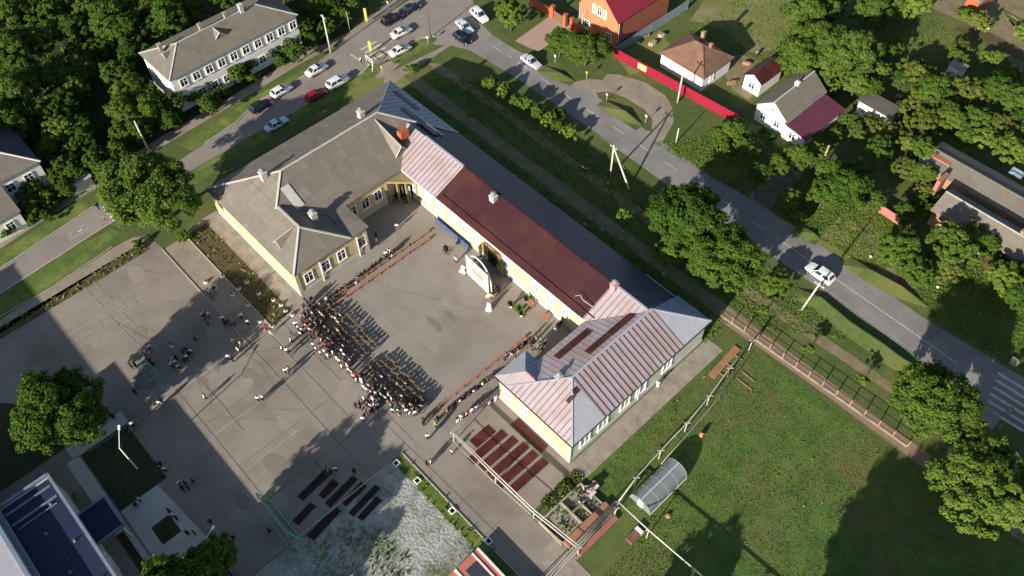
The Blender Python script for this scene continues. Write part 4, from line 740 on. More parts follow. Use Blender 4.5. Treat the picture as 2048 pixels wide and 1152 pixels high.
for a in ((1798, 498, 42, 'med2'), (1832, 545, 34, 'med2'), (1905, 490, 46, 'dark2'), (1950, 470, 38, 'olive'), (1900, 540, 30, 'olive'), (1985, 520, 26, 'red'), (2020, 510, 24, 'red'), (2015, 560, 38, 'med2'), (2040, 590, 34, 'med'), (1975, 490, 28, 'dark'), (1860, 420, 22, 'olive'), (1840, 400, 22, 'bush'), (1810, 420, 20, 'dark'), (1870, 400, 18, 'bushl'), (1850, 380, 20, 'olive'), (2045, 545, 26, 'dark')): T(z, {'dark': 'dark green tree', 'dark2': 'dark loose tree', 'med': 'green leafy tree', 'med2': 'bright green tree', 'olive': 'olive-green tree', 'bush': 'green bush', 'bushl': 'light green bush', 'red': 'red-leaved tree'}[a[3]], a[3], a[0], a[1], a[2])
# off-frame trees whose shadows fall into the picture
OFF = [(-46, -8, 'dark', 1.35, 'tall tree below the gravel plot'), (-41, -15, 'dark', 1.5, 'dark tree farther below the gravel plot'), (-38.5, -12, 'dark2', 1.5, 'broad loose tree below the gravel plot'), (-6.5, 21, 'dark', 1.05, 'dark tree just beyond the lower edge of the meadow'), (8, 32, 'big', 1.12, 'tall tree beyond the lower right meadow'), (19, 30, 'big', 1.2, 'large tree beyond the lower right corner')]
zc = {}
for zone in {t[0] for t in TREES if t[0]}:
    for desc in {t[1] for t in TREES if t[0] == zone}:
        L = sorted([t for t in TREES if t[0] == zone and t[1] == desc], key=lambda t: t[3])
        for i, t in enumerate(L): zc[id(t)] = f'{desc} {zone}, {ORD[i]} from the left' if len(L) > 1 else f'{desc} {zone}'
r_ = random.Random(5)
GROUPS = {'big': 'large roadside and yard trees', 'bush': 'bushes and hedges around the gardens', 'small': 'young saplings'}
def gp(kind): return GROUPS.get({'big2': 'big', 'bushl': 'bush', 'bushd': 'bush'}.get(kind, kind), 'trees around the school grounds')
for t in TREES:
    zone, desc, kind, px, py, rp, hs = t; re_, R0 = PR[kind]; q0 = mpp(px, py, 4); s = rp * (.86 if kind in ('big', 'big2', 'wide') else 1.0) * q0 / R0
    o = re_.o; ch = [c for c in o.children if c.name.startswith('crown')][0]; zc0 = (ch.location.z + .5 * {'wide': 7, 'bush': 1.6, 'bushl': 1.4, 'bushd': 1.7, 'big': 9.5, 'big2': 8.5, 'med': 5.6, 'med2': 5, 'dark': 6.4, 'dark2': 6, 'olive': 3.6, 'small': 2, 'red': 3.2, 'cone': 4.2}[kind])
    sz = s * hs; p = g(px, py, zc0 * sz); re_.put((p.x, p.y, 0), r_.random() * 6.28, zc.get(id(t), desc), (s, s, sz), gp(kind))
    lab = [o_ for o_ in COL.objects][-1]
for x, y, k, s, lab in OFF: PR[k][0].put((x, y, 0), r_.random() * 6.28, lab, s, gp(k))
for k, (re_, R0) in PR.items():
    re_.o['category'] = 'bush' if 'bush' in k else 'tree'
for o in COL.objects:
    if o.parent is None and o.get('category') == 'tree' and o.name.startswith('garden_bush'): o['category'] = 'bush'
# ------------------------------------------------------------------ grass tufts and weeds (countless -> stuff)
def tufts(name, polys, n, hgt, mat, label, seed=1, world=False):
    r = np.random.default_rng(seed); out = []
    for poly, frac in polys:
        P = np.array([(p[0], p[1]) if world else tuple(g(*p)[:2]) for p in poly]); lo, hi = P.min(0), P.max(0); k = int(n * frac); c = r.random((k * 3, 2)) * (hi - lo) + lo
        ins = np.zeros(len(c), bool); j = len(P) - 1
        for i in range(len(P)):
            xi, yi, xj, yj = *P[i], *P[j]; cond = ((yi > c[:, 1]) != (yj > c[:, 1])) & (c[:, 0] < (xj - xi) * (c[:, 1] - yi) / (yj - yi + 1e-9) + xi); ins ^= cond; j = i
        out.append(c[ins][:k])
    c = np.concatenate(out); 
    dens = np.sin(c[:, 0] * 1.3 + 2 * np.sin(c[:, 1] * .7)) * np.sin(c[:, 1] * 1.1 + np.sin(c[:, 0] * .9)); c = c[dens * .35 + r.random(len(c)) > .3]; k = len(c)
    a = r.random(k) * 6.283; h = hgt * (.5 + r.random(k)); w_ = h * .55; d = np.stack([np.cos(a), np.sin(a)], 1); ln = r.normal(size=(k, 2)) * h[:, None] * .5
    b0 = np.column_stack([c - d * w_[:, None], np.full(k, .01)]); b1 = np.column_stack([c + d * w_[:, None], np.full(k, .01)]); tp = np.column_stack([c + ln, h]); v = np.stack([b0, b1, tp], 1).reshape(-1, 3)
    me = bpy.data.meshes.new(name); me.vertices.add(3 * k); me.vertices.foreach_set('co', v.ravel().astype(np.float32)); me.loops.add(3 * k); me.loops.foreach_set('vertex_index', np.arange(3 * k, dtype=np.int32)); me.polygons.add(k); me.polygons.foreach_set('loop_start', np.arange(0, 3 * k, 3, dtype=np.int32)); me.update()
    me.materials.append(MATS[mat]); o = bpy.data.objects.new(name, me); COL.objects.link(o); o['kind'] = 'stuff'; o['label'] = label; o['category'] = 'grass'
leafmat('grass_leaf', '4f6829', '6f8938', 0); leafmat('weed_leaf', '5c6a34', '86904c', 0)
tufts('grass', [([(-26.2, 36.5), (-26.5, 66.5), (15, 66.8), (15, 36.5)], 1), ([(-17, 28.5), (-17, 36.5), (15, 36.5), (15, 28.5)], .3)], 42000, .10, 'grass_leaf', 'coarse green meadow grass beside the pink-roofed wing', 3, True)
tufts('tall_grass', [([(-26.2, 38), (-26.4, 66.5), (12, 66.8), (12, 38)], 1)], 250, .2, 'weed_leaf', 'taller dry weeds scattered over the meadow', 8, True)
tufts('rubble', [([(-44.8, -2), (-44.8, 20), (-24, 20.1), (-24, 2)], 1)], 2500, .07, 'concrete', 'pale broken stones on the gravel plot', 9, True)
tufts('grass', [([(-99, 62.6), (-29, 62.6), (-29, 67.2), (-99, 67.2)], .4), ([(-99, 70.2), (-25, 70.2), (-12, 80), (-90, 79)], 1), ([(-60, 87), (-20, 90), (-12, 103), (-50, 101)], 1), ([(-75, 112), (-75, 150), (-20, 150), (-22, 120)], 1.2), ([(-14, 89), (10, 90), (10, 103), (-14, 103)], .6)], 26000, .16, 'grass_leaf', 'short verge grass beside roads and houses', 4, True)
tufts('weeds', [([(-96, 20.9), (-73.4, 20.9), (-73.4, 24.3), (-96, 24.3)], .08), ([(-99.5, -8), (-97.8, -8), (-97.8, 15.5), (-99.5, 15.5)], .07), ([(-26.7, 28), (-20.5, 28), (-20.5, 35.3), (-26.7, 35.3)], .12), ([(-44, 6), (-38, 4), (-31, 5), (-29, 11), (-34, 14), (-42, 13)], .16), ([(-45.2, 20), (10, 20), (10, 21.9), (-45.2, 21.9)], .12), ([(-28.4, 30), (-27, 30), (-27, 36), (-28.4, 36)], .25)], 5200, .28, 'weed_leaf', 'flower bed weeds and plants along the yellow wall', 5, True)
tufts('undergrowth', [([(-230, -50), (-121, -50), (-121, 68), (-230, 68)], 1)], 20000, .7, 'leaf_dark', 'dark undergrowth below the upper left trees', 6, True)
# pale stones in the flower ground
sp = proto('planter_tub', 'white tyre planter', 'planter', 'white planters in the flower bed'); b = MB(); b.tube([(0, 0, 0), (0, 0, .25)], [.34, .3], 10, cap=False); b.tube([(0, 0, .25), (0, 0, .2)], [.3, .2], 10); b.build('rim', 'board_white', sp); b = MB(); b.ball((0, 0, .3), .22, n=7, sz=.9); b.build('plant', 'leaf_light', sp)
rp = Reuse(sp); L = [(412, 565), (430, 577), (465, 590), (497, 610), (478, 578), (520, 643), (545, 652), (572, 622), (563, 610), (445, 552), (518, 588), (494, 565), (547, 600), (585, 630)]
for i, (x, y) in enumerate(sorted(L)): p = g(x, y); rp.put((p.x, p.y, .02), i, f'small white planter in the flower bed by the yellow wall, {ORD[i]} from the left')
# ------------------------------------------------------------------ cars
for n, c in dict(white='d6d6d6', silver='b4bcc6', red='8e1020', black='14151a', navy='1a2030', bluewhite='b9c8d6').items(): M('car_' + n, c, None, 1, .25, spec=.6)
M('tyre', '16161a', None, 1, .9); M('rim', '9a9ca0', None, 1, .4, metal=.6); M('lamp_clear', 'd8dce0', None, 1, .15); M('lamp_red', '7c1018', None, 1, .3)
def car_proto(kind, L=4.3, W=1.76, H=1.46):
    """nose towards +x"""
    t = proto('car', 'car', 'car'); h = L / 2; b = MB(); suv = kind == 'suv'; H = 1.68 if suv else H; hat = kind in ('suv', 'hatch')
    if hat: st = [(-h, .45, .80, .62), (-h + .12, .30, .98, .80), (-h + .5, .26, 1.0, .87), (-.9, .24, .98, .88), (.3, .24, .96, .88), (h - 1.2, .24, .93, .87), (h - .5, .26, .84, .84), (h - .12, .32, .72, .74), (h, .42, .58, .56)]
    else: st = [(-h, .45, .78, .60), (-h + .12, .30, .92, .78), (-h + .6, .26, .96, .86), (-.9, .24, .95, .88), (.3, .24, .93, .88), (h - 1.3, .24, .90, .87), (h - .5, .26, .80, .84), (h - .12, .32, .68, .74), (h, .42, .56, .56)]
    k = 1.1 if suv else 1; rows = []
    for x, z0, z1, hw in st:
        hw *= W / 1.76; z1 *= k
        rows.append([(x, -hw * .85, z0), (x, -hw, (z0 + z1) * .42), (x, -hw, z1 * .86), (x, -hw * .86, z1), (x, 0, z1 + .035), (x, hw * .86, z1), (x, hw, z1 * .86), (x, hw, (z0 + z1) * .42), (x, hw * .85, z0)])
    m = 9; vs = [p for r in rows for p in r]; fs = [(i * m + j, i * m + (j + 1) % m, (i + 1) * m + (j + 1) % m, (i + 1) * m + j) for i in range(len(rows) - 1) for j in range(m)]
    fs += [tuple(range(m))[::-1], tuple(range((len(rows) - 1) * m, len(rows) * m))]; b.add(vs, fs)
    bz = .93 * k; xf, xr = h - 1.25, (-h + .22 if hat else -h + .75); rf, rr_ = xf - .72, (xr + .35 if hat else xr + .62); wb, wt = W * .43, W * .34
    B = [(xr, -wb, bz), (xf, -wb, bz), (xf, wb, bz), (xr, wb, bz)]; R = [(rr_, -wt, H - .03), (rf, -wt, H - .03), (rf, wt, H - .03), (rr_, wt, H - .03)]
    b.add(B + R + [((rr_ + rf) / 2, 0, H + .02)], [(0, 1, 5, 4), (1, 2, 6, 5), (2, 3, 7, 6), (3, 0, 4, 7), (4, 5, 8), (5, 6, 8), (6, 7, 8), (7, 4, 8)])
    body = b.build('body', 'car_white', t); body.data.materials[0] = MATS['car_white']; gl = MB()
    def pane(a, bb, c, d, ins=.1, off=.012):
        P = [Vector(v) for v in (a, bb, c, d)]; ce = sum(P, Vector()) / 4; n = (P[1] - P[0]).cross(P[3] - P[0]).normalized()
        if n.dot(ce - Vector((0, 0, 1))) < 0: n = -n
        return [p.lerp(ce, ins) + n * off for p in P]
    for q, ins in (((B[1], B[2], R[2], R[1]), .09), ((B[0], B[3], R[3], R[0]), .12)): b2 = MB(); b2.add(pane(*q, ins), [(0, 1, 2, 3)]); b2.build('windscreen' if q[0] == B[1] else 'rear_window', 'glass', t)
    for s in (0, 3):
        s2 = 1 if s == 0 else 2; b2 = MB(); mid = lambda u, A, Bq: Vector(A).lerp(Vector(Bq), u)
        for u0, u1 in ((.02, .48), (.52, .97)): b2.add(pane(mid(u0, B[s], B[s2]), mid(u1, B[s], B[s2]), mid(u1, R[s], R[s2]), mid(u0, R[s], R[s2]), .1), [(0, 1, 2, 3)])
        b2.build('side_window', 'glass', t)
    for x in (-h + .82, h - .8):
        for s in (-1, 1):
            b2 = MB(); y = s * (W / 2 - .09); b2.tube([(x, y - .1, .31), (x, y + .1, .31)], .31, 14); wz = b2.build('wheel', 'tyre', t); b3 = MB(); b3.tube([(x, y + s * .08, .31), (x, y + s * .112, .31)], .19, 10); b3.build('rim', 'rim', wz)
    for s in (-1, 1):
        b2 = MB(); b2.box(h - .22, h - .04, s * .62 - .13, s * .62 + .13, .56 * k, .68 * k); b2.build('headlight', 'lamp_clear', t); b2 = MB(); b2.box(-h + .02, -h + .12, s * .62 - .12, s * .62 + .12, .66 * k, .82 * k); b2.build('taillight', 'lamp_red', t)
        b2 = MB(); b2.box(xf - .35, xf - .18, s * (W / 2 + .04) - .09, s * (W / 2 + .04) + .09, bz, bz + .13); b2.build('wing_mirror', 'black', t)
    for c in t.children:
        if c.name.startswith('body'): c.material_slots[0].link = 'OBJECT'; c.material_slots[0].material = MATS['car_white']
    return t
CARP = {k: Reuse(car_proto(k, *a)) for k, a in dict(sedan=(4.4, 1.74, 1.44), hatch=(4.1, 1.72, 1.5), suv=(4.5, 1.84, 1.68)).items()}
CARS = [(553, 248, 'street', 1, 'sedan', 'bluewhite', 'bluish-white sedan in the shade at the front of the street, nearest the school roof'), (563, 181, 'street', 1, 'hatch', 'white', 'white hatchback parked on the far kerb behind the dark car'), (521, 212, 'street', 1, 'hatch', 'navy', 'dark navy hatchback parked at the far kerb, hindmost of the street row'), (631, 190, 'street', 1, 'hatch', 'red', 'small red car driving in the street'), (633, 139, 'street', 1, 'sedan', 'white', 'white sedan at the far kerb below the tall pole'), (676, 164, 'street', 1, 'suv', 'white', 'white estate car directly in front of the red car'), (800, 100, 'street', 1, 'sedan', 'white', 'white sedan parked on the grass islet beyond the zebra crossing'), (802, 64, 'street', 1, 'sedan', 'white', 'white sedan driving beyond the crossing next to the black pickup'), (784, 38, 'street', 1, 'suv', 'black', 'black off-road car at the far kerb of the junction'), (820, 17, 'street', 1, 'sedan', 'navy', 'dark car in front of the black off-road car at the top'), (959, 31, 'road', 1, 'suv', 'white', 'white car parked at the top beside the bright bush'), (929, 53, 'road', 1, 'sedan', 'bluewhite', 'silver sedan between white and black cars at the junction'), (924, 76, 'road', 1, 'hatch', 'black', 'black hatchback nearest the lawn at the junction'), (1062, 123, 'road', 1, 'sedan', 'silver', 'silver sedan driving on the main road past the brick driveway'), (1640, 547, 'road', -1, 'suv', 'white', 'white car driving on the main road next to the concrete pole')]
for px, py, r, s, kind, colr, lab in CARS:
    p = g(px, py, .6); d = (g(px + 20, py - (11.5 if py > 120 else 10)) - g(px, py)) if r == 'street' else (g(px + 20, py + 14.0) - g(px, py)); a = math.atan2(d.y, d.x) + (0 if s > 0 else math.pi)
    if (px, py) in ((959, 31), (929, 53)): d = g(px + 10, py + 9) - g(px, py); a = math.atan2(d.y, d.x)
    o = CARP[kind].put((p.x, p.y, .01), a, lab, .98, 'cars on the streets')
    for c in o.children:
        if c.name.startswith('body'): c.material_slots[0].link = 'OBJECT'; c.material_slots[0].material = MATS['car_' + colr]
# ------------------------------------------------------------------ poles, lamps, signs
def pole(base, top_h, label, mat='pole_concrete', strut=None, arm=True, lamp=False, r=.17, kind='utility_pole', cat='pole', lean=(0, 0)):
    p = Vector((base[0], base[1], 0)); t = thing(kind, label, cat, p); b = MB(); tp = p + Vector((lean[0], lean[1], top_h)); b.tube([p, tp], [r, r * .7], 8); b.build('post', mat, t, smooth=True)
    if strut: q = Vector((strut[0], strut[1], 0)); b = MB(); b.tube([q, p.lerp(tp, .93)], [r, r * .7], 8); b.build('strut', mat, t)
    if arm: b = MB(); a = tp - Vector((0, 0, .5)); b.bar(a - Vector((.75, 0, 0)), a + Vector((.75, 0, 0)), .1); [b.cyl(a.x + k, a.y, a.z + .04, a.z + .25, .05, 6) for k in (-.65, 0, .65)]; b.build('crossarm', 'ridge_grey', t)
    if lamp: b = MB(); b.tube([tp, tp + Vector((.5, .3, .5)), tp + Vector((1.3, .8, .7))], .05, 6); ao = b.build('lamp_arm', mat, t); b = MB(); b.bar(tp + Vector((1.2, .75, .66)), tp + Vector((1.9, 1.15, .76)), .28, .14); b.build('lamp_head', 'white_trim', ao)
    return tp
tops = [pole(g(662, 106), 8.2, 'tall pale concrete pole on the far side of the street'), pole(g(297, 300), 6.4, 'concrete pole standing beside the huge tree', arm=False), pole(g(1355, 205), 6.8, 'white concrete pole in front of the crimson fence'), pole(g(1603, 620), 7.2, 'white concrete pole leaning over the white car', lean=(.8, 0)), pole(g(1221, 350), 6.6, 'braced concrete pole with strut beside the main road', strut=g(1258, 378)), pole(g(1637, 345), 6.0, 'brown wooden pole among trees behind the side road', 'pole_wood', arm=False), pole(g(1352, 285), 3.2, 'short pole by the loop driveway', arm=False, r=.12), pole(g(1162, 75) + Vector((0, 0, 0)), 5.5, 'thin grey pipe pole in front of the brick house', 'ridge_grey', arm=False, r=.09)]
pole(g(861, 75), 5.5, 'slim dark pole on the grass islet by the junction', 'bark', arm=False, r=.1); pole(g(700, 62), 4.2, 'thin grey pole at the wood beside the street', 'ridge_grey', arm=False, r=.06)
def lamp_post(base, head_px, label, h=6.0):
    p = Vector((base[0], base[1], 0)); hd = g(*head_px, h + .8); t = thing('street_lamp', label, 'street lamp', p); b = MB(); b.tube([p, p + Vector((0, 0, h))], [.1, .07], 8); b.build('post', 'white_trim', t)
    b = MB(); tp = p + Vector((0, 0, h)); b.tube([tp, hd], .05, 6); a = b.build('lamp_arm', 'white_trim', t); b = MB(); d = (hd - tp).normalized(); b.bar(hd - d * .1, hd + d * .45, .26, .12); b.build('lamp_head', 'white_trim', a)
lamp_post(g(275, 938), (238, 858), 'white street lamp beside the dark lawn of the entrance'); lamp_post(g(440, 1109), (424, 1058), 'white street lamp at the corner of the entrance paving', 5.5); lamp_post(g(2015, 950), (2036, 910), 'white street lamp at the lower right edge', 4)
def sign(px, py, kind, label, mat, w_=.7, h=2.4, ph=.9, dirn=(0, -1)):
    p = g(px, py); t = thing(kind, label, 'sign' if 'flag' not in kind else 'flag', p); b = MB(); b.cyl(p.x, p.y, 0, h, .04, 6); b.build('post', 'ridge_grey', t); u = Vector((-dirn[1], dirn[0], 0)) * w_ / 2; c = p + Vector((0, 0, h - ph / 2)); n = Vector((dirn[0], dirn[1], 0)) * .05
    b = MB(); vs = [c - u - Vector((0, 0, ph / 2)), c + u - Vector((0, 0, ph / 2)), c + u + Vector((0, 0, ph / 2)), c - u + Vector((0, 0, ph / 2))]; b.add([v + n for v in vs] + [v + n * 1.6 for v in vs], [(0, 1, 2, 3), (4, 7, 6, 5), (0, 4, 5, 1), (1, 5, 6, 2), (2, 6, 7, 3), (3, 7, 4, 0)]); b.build('panel', mat, t)
sign(734, 47, 'feather_flag', 'tall lime-yellow banner at the far side of the crossing', 'sign_yellow', .5, 3.4, 2.8, (.7, -.7)); sign(742, 107, 'feather_flag', 'tall lime-yellow banner standing on the zebra crossing', 'sign_yellow', .5, 2.8, 2.2, (.7, -.7))
for px, py, m in ((765, 147, 'sign_yellow'), (777, 18, 'white_trim'), (856, 88, 'board_white'), (1173, 158, 'sign_yellow'), (1291, 245, 'board_white'), (1213, 202, 'ridge_grey'), (1110, 125, 'board_white')): sign(px, py, 'road_sign', {765: 'small yellow road sign at the zebra crossing near the school corner', 777: 'small white road sign at the top of the street', 856: 'small white road sign on the grass islet', 1173: 'small yellow marker at the mouth of the loop driveway', 1291: 'small pale post at the right end of the driveway islet', 1213: 'grey post at the left end of the driveway islet', 1110: 'pale post beneath the walnut tree'}[px], m, .4, 1.7, .45)
wi = 0
def wires(pts, sag=.7): 
    b = MB()
    for a, c in zip(pts, pts[1:]):
        P = [a.lerp(c, k / 8) - Vector((0, 0, sag * 4 * (k / 8) * (1 - k / 8))) for k in range(9)]; b.tube(P, .008, 4)
    return tag(b.build('overhead_wire', 'roof_dark'), 'thin overhead wire between the pale concrete poles', 'wire')
wires([tops[2], tops[4], tops[3]]); wires2 = [tops[4] + Vector((.5, 0, 0)), Vector((-88, 79, 7.5)), Vector((-112, 84, 8))]
for L_ in ([tops[1], tops[0], Vector((-125, 85, 8))], [tops[4] + Vector((0, 0, -.3)), tops[3] + Vector((0, 0, -.3)), Vector((12, 83, 7))], [tops[4] + Vector((.6, 0, -.4)), tops[2] + Vector((.6, 0, -.4))]):
    b = MB()
    for a, c in zip(L_, L_[1:]): b.tube([a.lerp(c, k / 8) - Vector((0, 0, 2.4 * (k / 8) * (1 - k / 8))) for k in range(9)], .009, 4)
    tag(b.build('overhead_wire', 'roof_dark'), {0: 'thin wire along the street above the parked cars', 1: 'thin wire running along the main road', 2: 'short thin wire crossing the main road'}[wi], 'wire'); wi += 1
# gate arch / white boards at crossing
t = thing('crossing_barrier', 'white pipe barrier with boards beside the zebra crossing', 'barrier', g(740, 128)); b = MB(); a, c, e = g(733, 122), g(746, 132), g(745, 143)
for p in (a, c): b.cyl(p.x, p.y, 0, 1.3, .06, 6)
b.bar(a + Vector((0, 0, 1.3)), c + Vector((0, 0, 1.3)), .1); b.bar(a + Vector((0, 0, .7)), c + Vector((0, 0, .7)), .06); b.bar(c + Vector((0, 0, 1.3)), e + Vector((0, 0, 0)), .07); b.build('frame', 'white_trim', t)
# shelter at left street
q = g(168, 378); t = thing('bus_shelter', 'small grey-roofed kiosk at the sidewalk by the huge tree', 'kiosk', q); b = MB(); b.box(q.x - .9, q.x + .6, q.y - 1.7, q.y + 1.7, 0, 2.1); b.build('wall', 'grey_wall', t); b = MB(); b.box(q.x - 1.1, q.x + .8, q.y - 1.9, q.y + 1.9, 2.1, 2.22); b.build('roof', 'metal_grey', t)
# ------------------------------------------------------------------ fences
def fence(name, label, a, c, h, mat, th=.06, post=2.5, pm=None, z0=.1, cat='fence', rail=True, corr=0):
    a, c = Vector((*a, 0)), Vector((*c, 0)); t = thing(name, label, cat, a); L = (c - a).length; d = (c - a) / L; b = MB(); b.bar(a + Vector((0, 0, (h + z0) / 2)), c + Vector((0, 0, (h + z0) / 2)), th, h - z0)
    if corr:
        k = 0; q = Vector((-d.y, d.x, 0))
        while k < L: b.bar(a + d * k + Vector((0, 0, z0)) - q * (th / 2), a + d * k + Vector((0, 0, h)) - q * (th / 2), corr * .5, .03); b.bar(a + d * k + Vector((0, 0, z0)) + q * (th / 2), a + d * k + Vector((0, 0, h)) + q * (th / 2), corr * .5, .03); k += corr
    b.build('panel', mat, t); n = max(1, int(L / post))
    for i in range(n + 1): p = a + d * (L * i / n); b = MB(); b.box(p.x - .06, p.x + .06, p.y - .06, p.y + .06, 0, h + .08); b.build('post', pm or mat, t)
    if rail: b = MB(); b.bar(a + Vector((0, 0, h + .03)), c + Vector((0, 0, h + .03)), th + .05, .06); b.build('rail', pm or mat, t)
    return t
f = fence('metal_fence', 'bright crimson corrugated metal fence along the roadside houses', (-80.0, 98.6), (-52.9, 100.5), 2.0, 'crimson_fence', corr=.32)
q = g(1282, 137, 1.1); b = MB(); b.box(q.x - .85, q.x + .85, 98.95 + .07, 98.95 + .12, .7, 1.75); dd = math.atan2(1.9, 27.1)
nb = MB(); a_ = Vector((-80, 98.6, 0)).lerp(Vector((-52.9, 100.5, 0)), (q.x + 80) / 27.1); dv = Vector((27.1, 1.9, 0)).normalized(); nn = Vector((dv.y, -dv.x, 0)) * .08
vs = [a_ + dv * s + nn + Vector((0, 0, z)) for z in (.6, 1.8) for s in (-.95, .95)]; nb.add(vs + [v + nn * .3 for v in vs], [(0, 1, 3, 2), (4, 6, 7, 5), (0, 4, 5, 1), (2, 3, 7, 6), (0, 2, 6, 4), (1, 5, 7, 3)]); M('notice', 'e0c890', 'd8a868', 5, .6); sgn = nb.build('notice_board', 'notice', f)
fence('metal_fence', 'grey-blue profiled metal fence beside the brick house', (-79.5, 98.8), (-79.2, 119), 2.0, 'steel_fence', corr=.32)
fence('board_fence', 'low rust-red fence piece under trees by the main road', tuple(g(1757, 425)[:2]), tuple(g(1795, 450)[:2]), 1.6, 'brickpink')
t = thing('brick_gate_wall', 'brick wall with square pillars and dark gate above the brick driveway', 'wall', g(1105, 25)); b = MB(); pts = [g(1060, 8), g(1105, 35), g(1130, 52), g(1143, 60), g(1160, 68)]; b.bar(pts[0] + Vector((0, 0, .9)), pts[1] + Vector((0, 0, .9)), .3, 1.8); b.bar(pts[3] + Vector((0, 0, .9)), pts[4] + Vector((0, 0, .9)), .3, 1.8); b.build('wall', 'brick_orange', t); b = MB()
b.bar(pts[1] + Vector((0, 0, .9)), pts[2] + Vector((0, 0, .9)), .1, 1.7); b.build('gate', 'roof_brown', t)
for p in pts[1:4]: b = MB(); b.box(p.x - .3, p.x + .3, p.y - .3, p.y + .3, 0, 2.5); b.box(p.x - .4, p.x + .4, p.y - .4, p.y + .4, 2.5, 2.62); b.build('pillar', 'brick_orange', t)
# low railing with orange posts beside the brick path
t = thing('low_fence', 'low wire-mesh fence with orange posts along the brick path', 'fence', g(1536, 690)); P0, P1 = g(1440, 628), g(1815, 892); n = 14; b = MB()
for i in range(n + 1):
    p = P0.lerp(P1, i / n); pb = MB(); pb.box(p.x - .07, p.x + .07, p.y - .07, p.y + .07, 0, 1.3); pb.build('post', 'tan_wood', t)
b.bar(P0 + Vector((0, 0, 1.25)), P1 + Vector((0, 0, 1.25)), .04); b.bar(P0 + Vector((0, 0, .35)), P1 + Vector((0, 0, .35)), .04); b.bar(P0 + Vector((0, 0, .8)), P1 + Vector((0, 0, .8)), .03); b.build('rail', 'bark', t)
b = MB(); b.bar(P0 + Vector((0, -.1, .05)), P1 + Vector((0, -.1, .05)), .3, .1); b.build('plinth', 'slabcon', t)
# ------------------------------------------------------------------ heating pipes on posts
def pipeline(label, pts, r, offs, postpts=(), name='heating_pipe'):
    t = thing(name, label, 'pipe', (pts[0][0], pts[0][1], 0))
    for o in offs:
        b = MB(); P = []
        for i, p in enumerate(pts):
            d = (Vector(pts[min(i + 1, len(pts) - 1)]) - Vector(pts[max(i - 1, 0)])).normalized(); P.append(Vector(p) + Vector((-d.y, d.x, 0)) * o)
        b.tube(P, r, 8); b.build('pipe', 'pipe_grey', t, smooth=True)
    for q in postpts:
        b = MB(); b.cyl(q[0], q[1], 0, q[2] if len(q) > 2 else 2.4, .07, 8); b.bar((q[0] - .3, q[1] - .3, 2.38), (q[0] + .3, q[1] + .3, 2.38), .1, .08); b.build('post', 'pipe_grey', t)
E_pts = [(-24.3, 66, 2.5), (-23.7, 60.4, 2.5), (-22.9, 55.2, 2.5), (-22.4, 50.1, 2.5), (-22.2, 44.8, 2.5), (-21.9, 39.9, 2.5), (-21.3, 36, 2.5)]
pipeline('white heating pipe on posts crossing the meadow towards the brick path', E_pts, .09, (0,), [(p[0], p[1]) for p in E_pts]); pipeline('thin lower pipe beside the meadow heating pipe', [(-23.4, 64, 1.0), (-22.1, 55, 1.0), (-21.6, 48, 1.0), (-21.3, 44, 1.0)], .04, (0,))
pipeline('single white pipe on posts running to the bottom right', [(-21.3, 36, 2.5), (-16.5, 36, 2.5), (-9.8, 36.3, 2.5), (0, 36.6, 2.5)], .1, (0,), [(-16.5, 36), (-9.8, 36.2), (-3, 36.4)])
pipeline('double white heating pipe over the paving with the maroon sheets', [(-42.4, 38.0, 2.5), (-41.9, 27.7, 2.5), (-34, 27.75, 2.5), (-27.4, 27.9, 2.5), (-21, 28.6, 2.5)], .09, (-.16, .16), [(-41.8, 27.7), (-34, 27.75), (-27.5, 28)])
pipeline('bundle of white pipes over the terracotta slab', [(-21.3, 36, 2.5), (-20.9, 28.6, 2.5), (-20.6, 22, 2.5), (-20.3, 10, 2.5)], .08, (-.3, 0, .3), [(-21, 35.3), (-20.7, 28.6), (-20.6, 22)])
pipeline('thin bright pipe just below the double heating pipe', [(-41.6, 27.2, 1.6), (-34, 27.2, 1.6), (-21.3, 28.0, 1.6)], .035, (0,))
# terracotta slab edges, low partition walls
t = thing('terracotta_ledge', 'low terracotta brick ledge under the pipe bundle', 'wall', (-21.5, 31, 0)); b = MB(); b.box(-22.9, -21.4, 28.4, 35.6, 0, .55); b.build('top_slab', 'bench_red', t); b = MB(); b.box(-21.0, -20.3, 28.7, 35.2, 0, .4); b.build('lower_step', 'brickpink', t)
t = thing('foundation_walls', 'low concrete foundation walls in the weedy slab', 'wall', (-24.6, 31, 0)); b = MB()
for r in ((-26.7, -26.5, 28, 35.3), (-26.5, -23, 35.1, 35.3), (-26.5, -22.9, 31.6, 31.8), (-24.8, -24.6, 31.8, 35.1), (-26.5, -22.9, 28, 28.2), (-25.2, -22.9, 33.3, 33.45)): b.box(*r, 0, .4)
b.build('low_wall', 'slabcon', t)
q = g(1183, 980); t = thing('scrap_heap', 'small heap of white and dark scrap panels at the slab corner', 'scrap', q)
for i in range(7): b = MB(); o = Vector((random.uniform(-.6, .6), random.uniform(-.8, .8), .2 + i * .1)); d = Vector((random.uniform(-.6, .6), random.uniform(.5, 1), random.uniform(-.1, .3))).normalized(); b.bar(q + o - d * .7, q + o + d * .7, .4, .06); b.build('panel', random.choice(['white_trim', 'roof_dark', 'metal_grey', 'brickpink']), t)
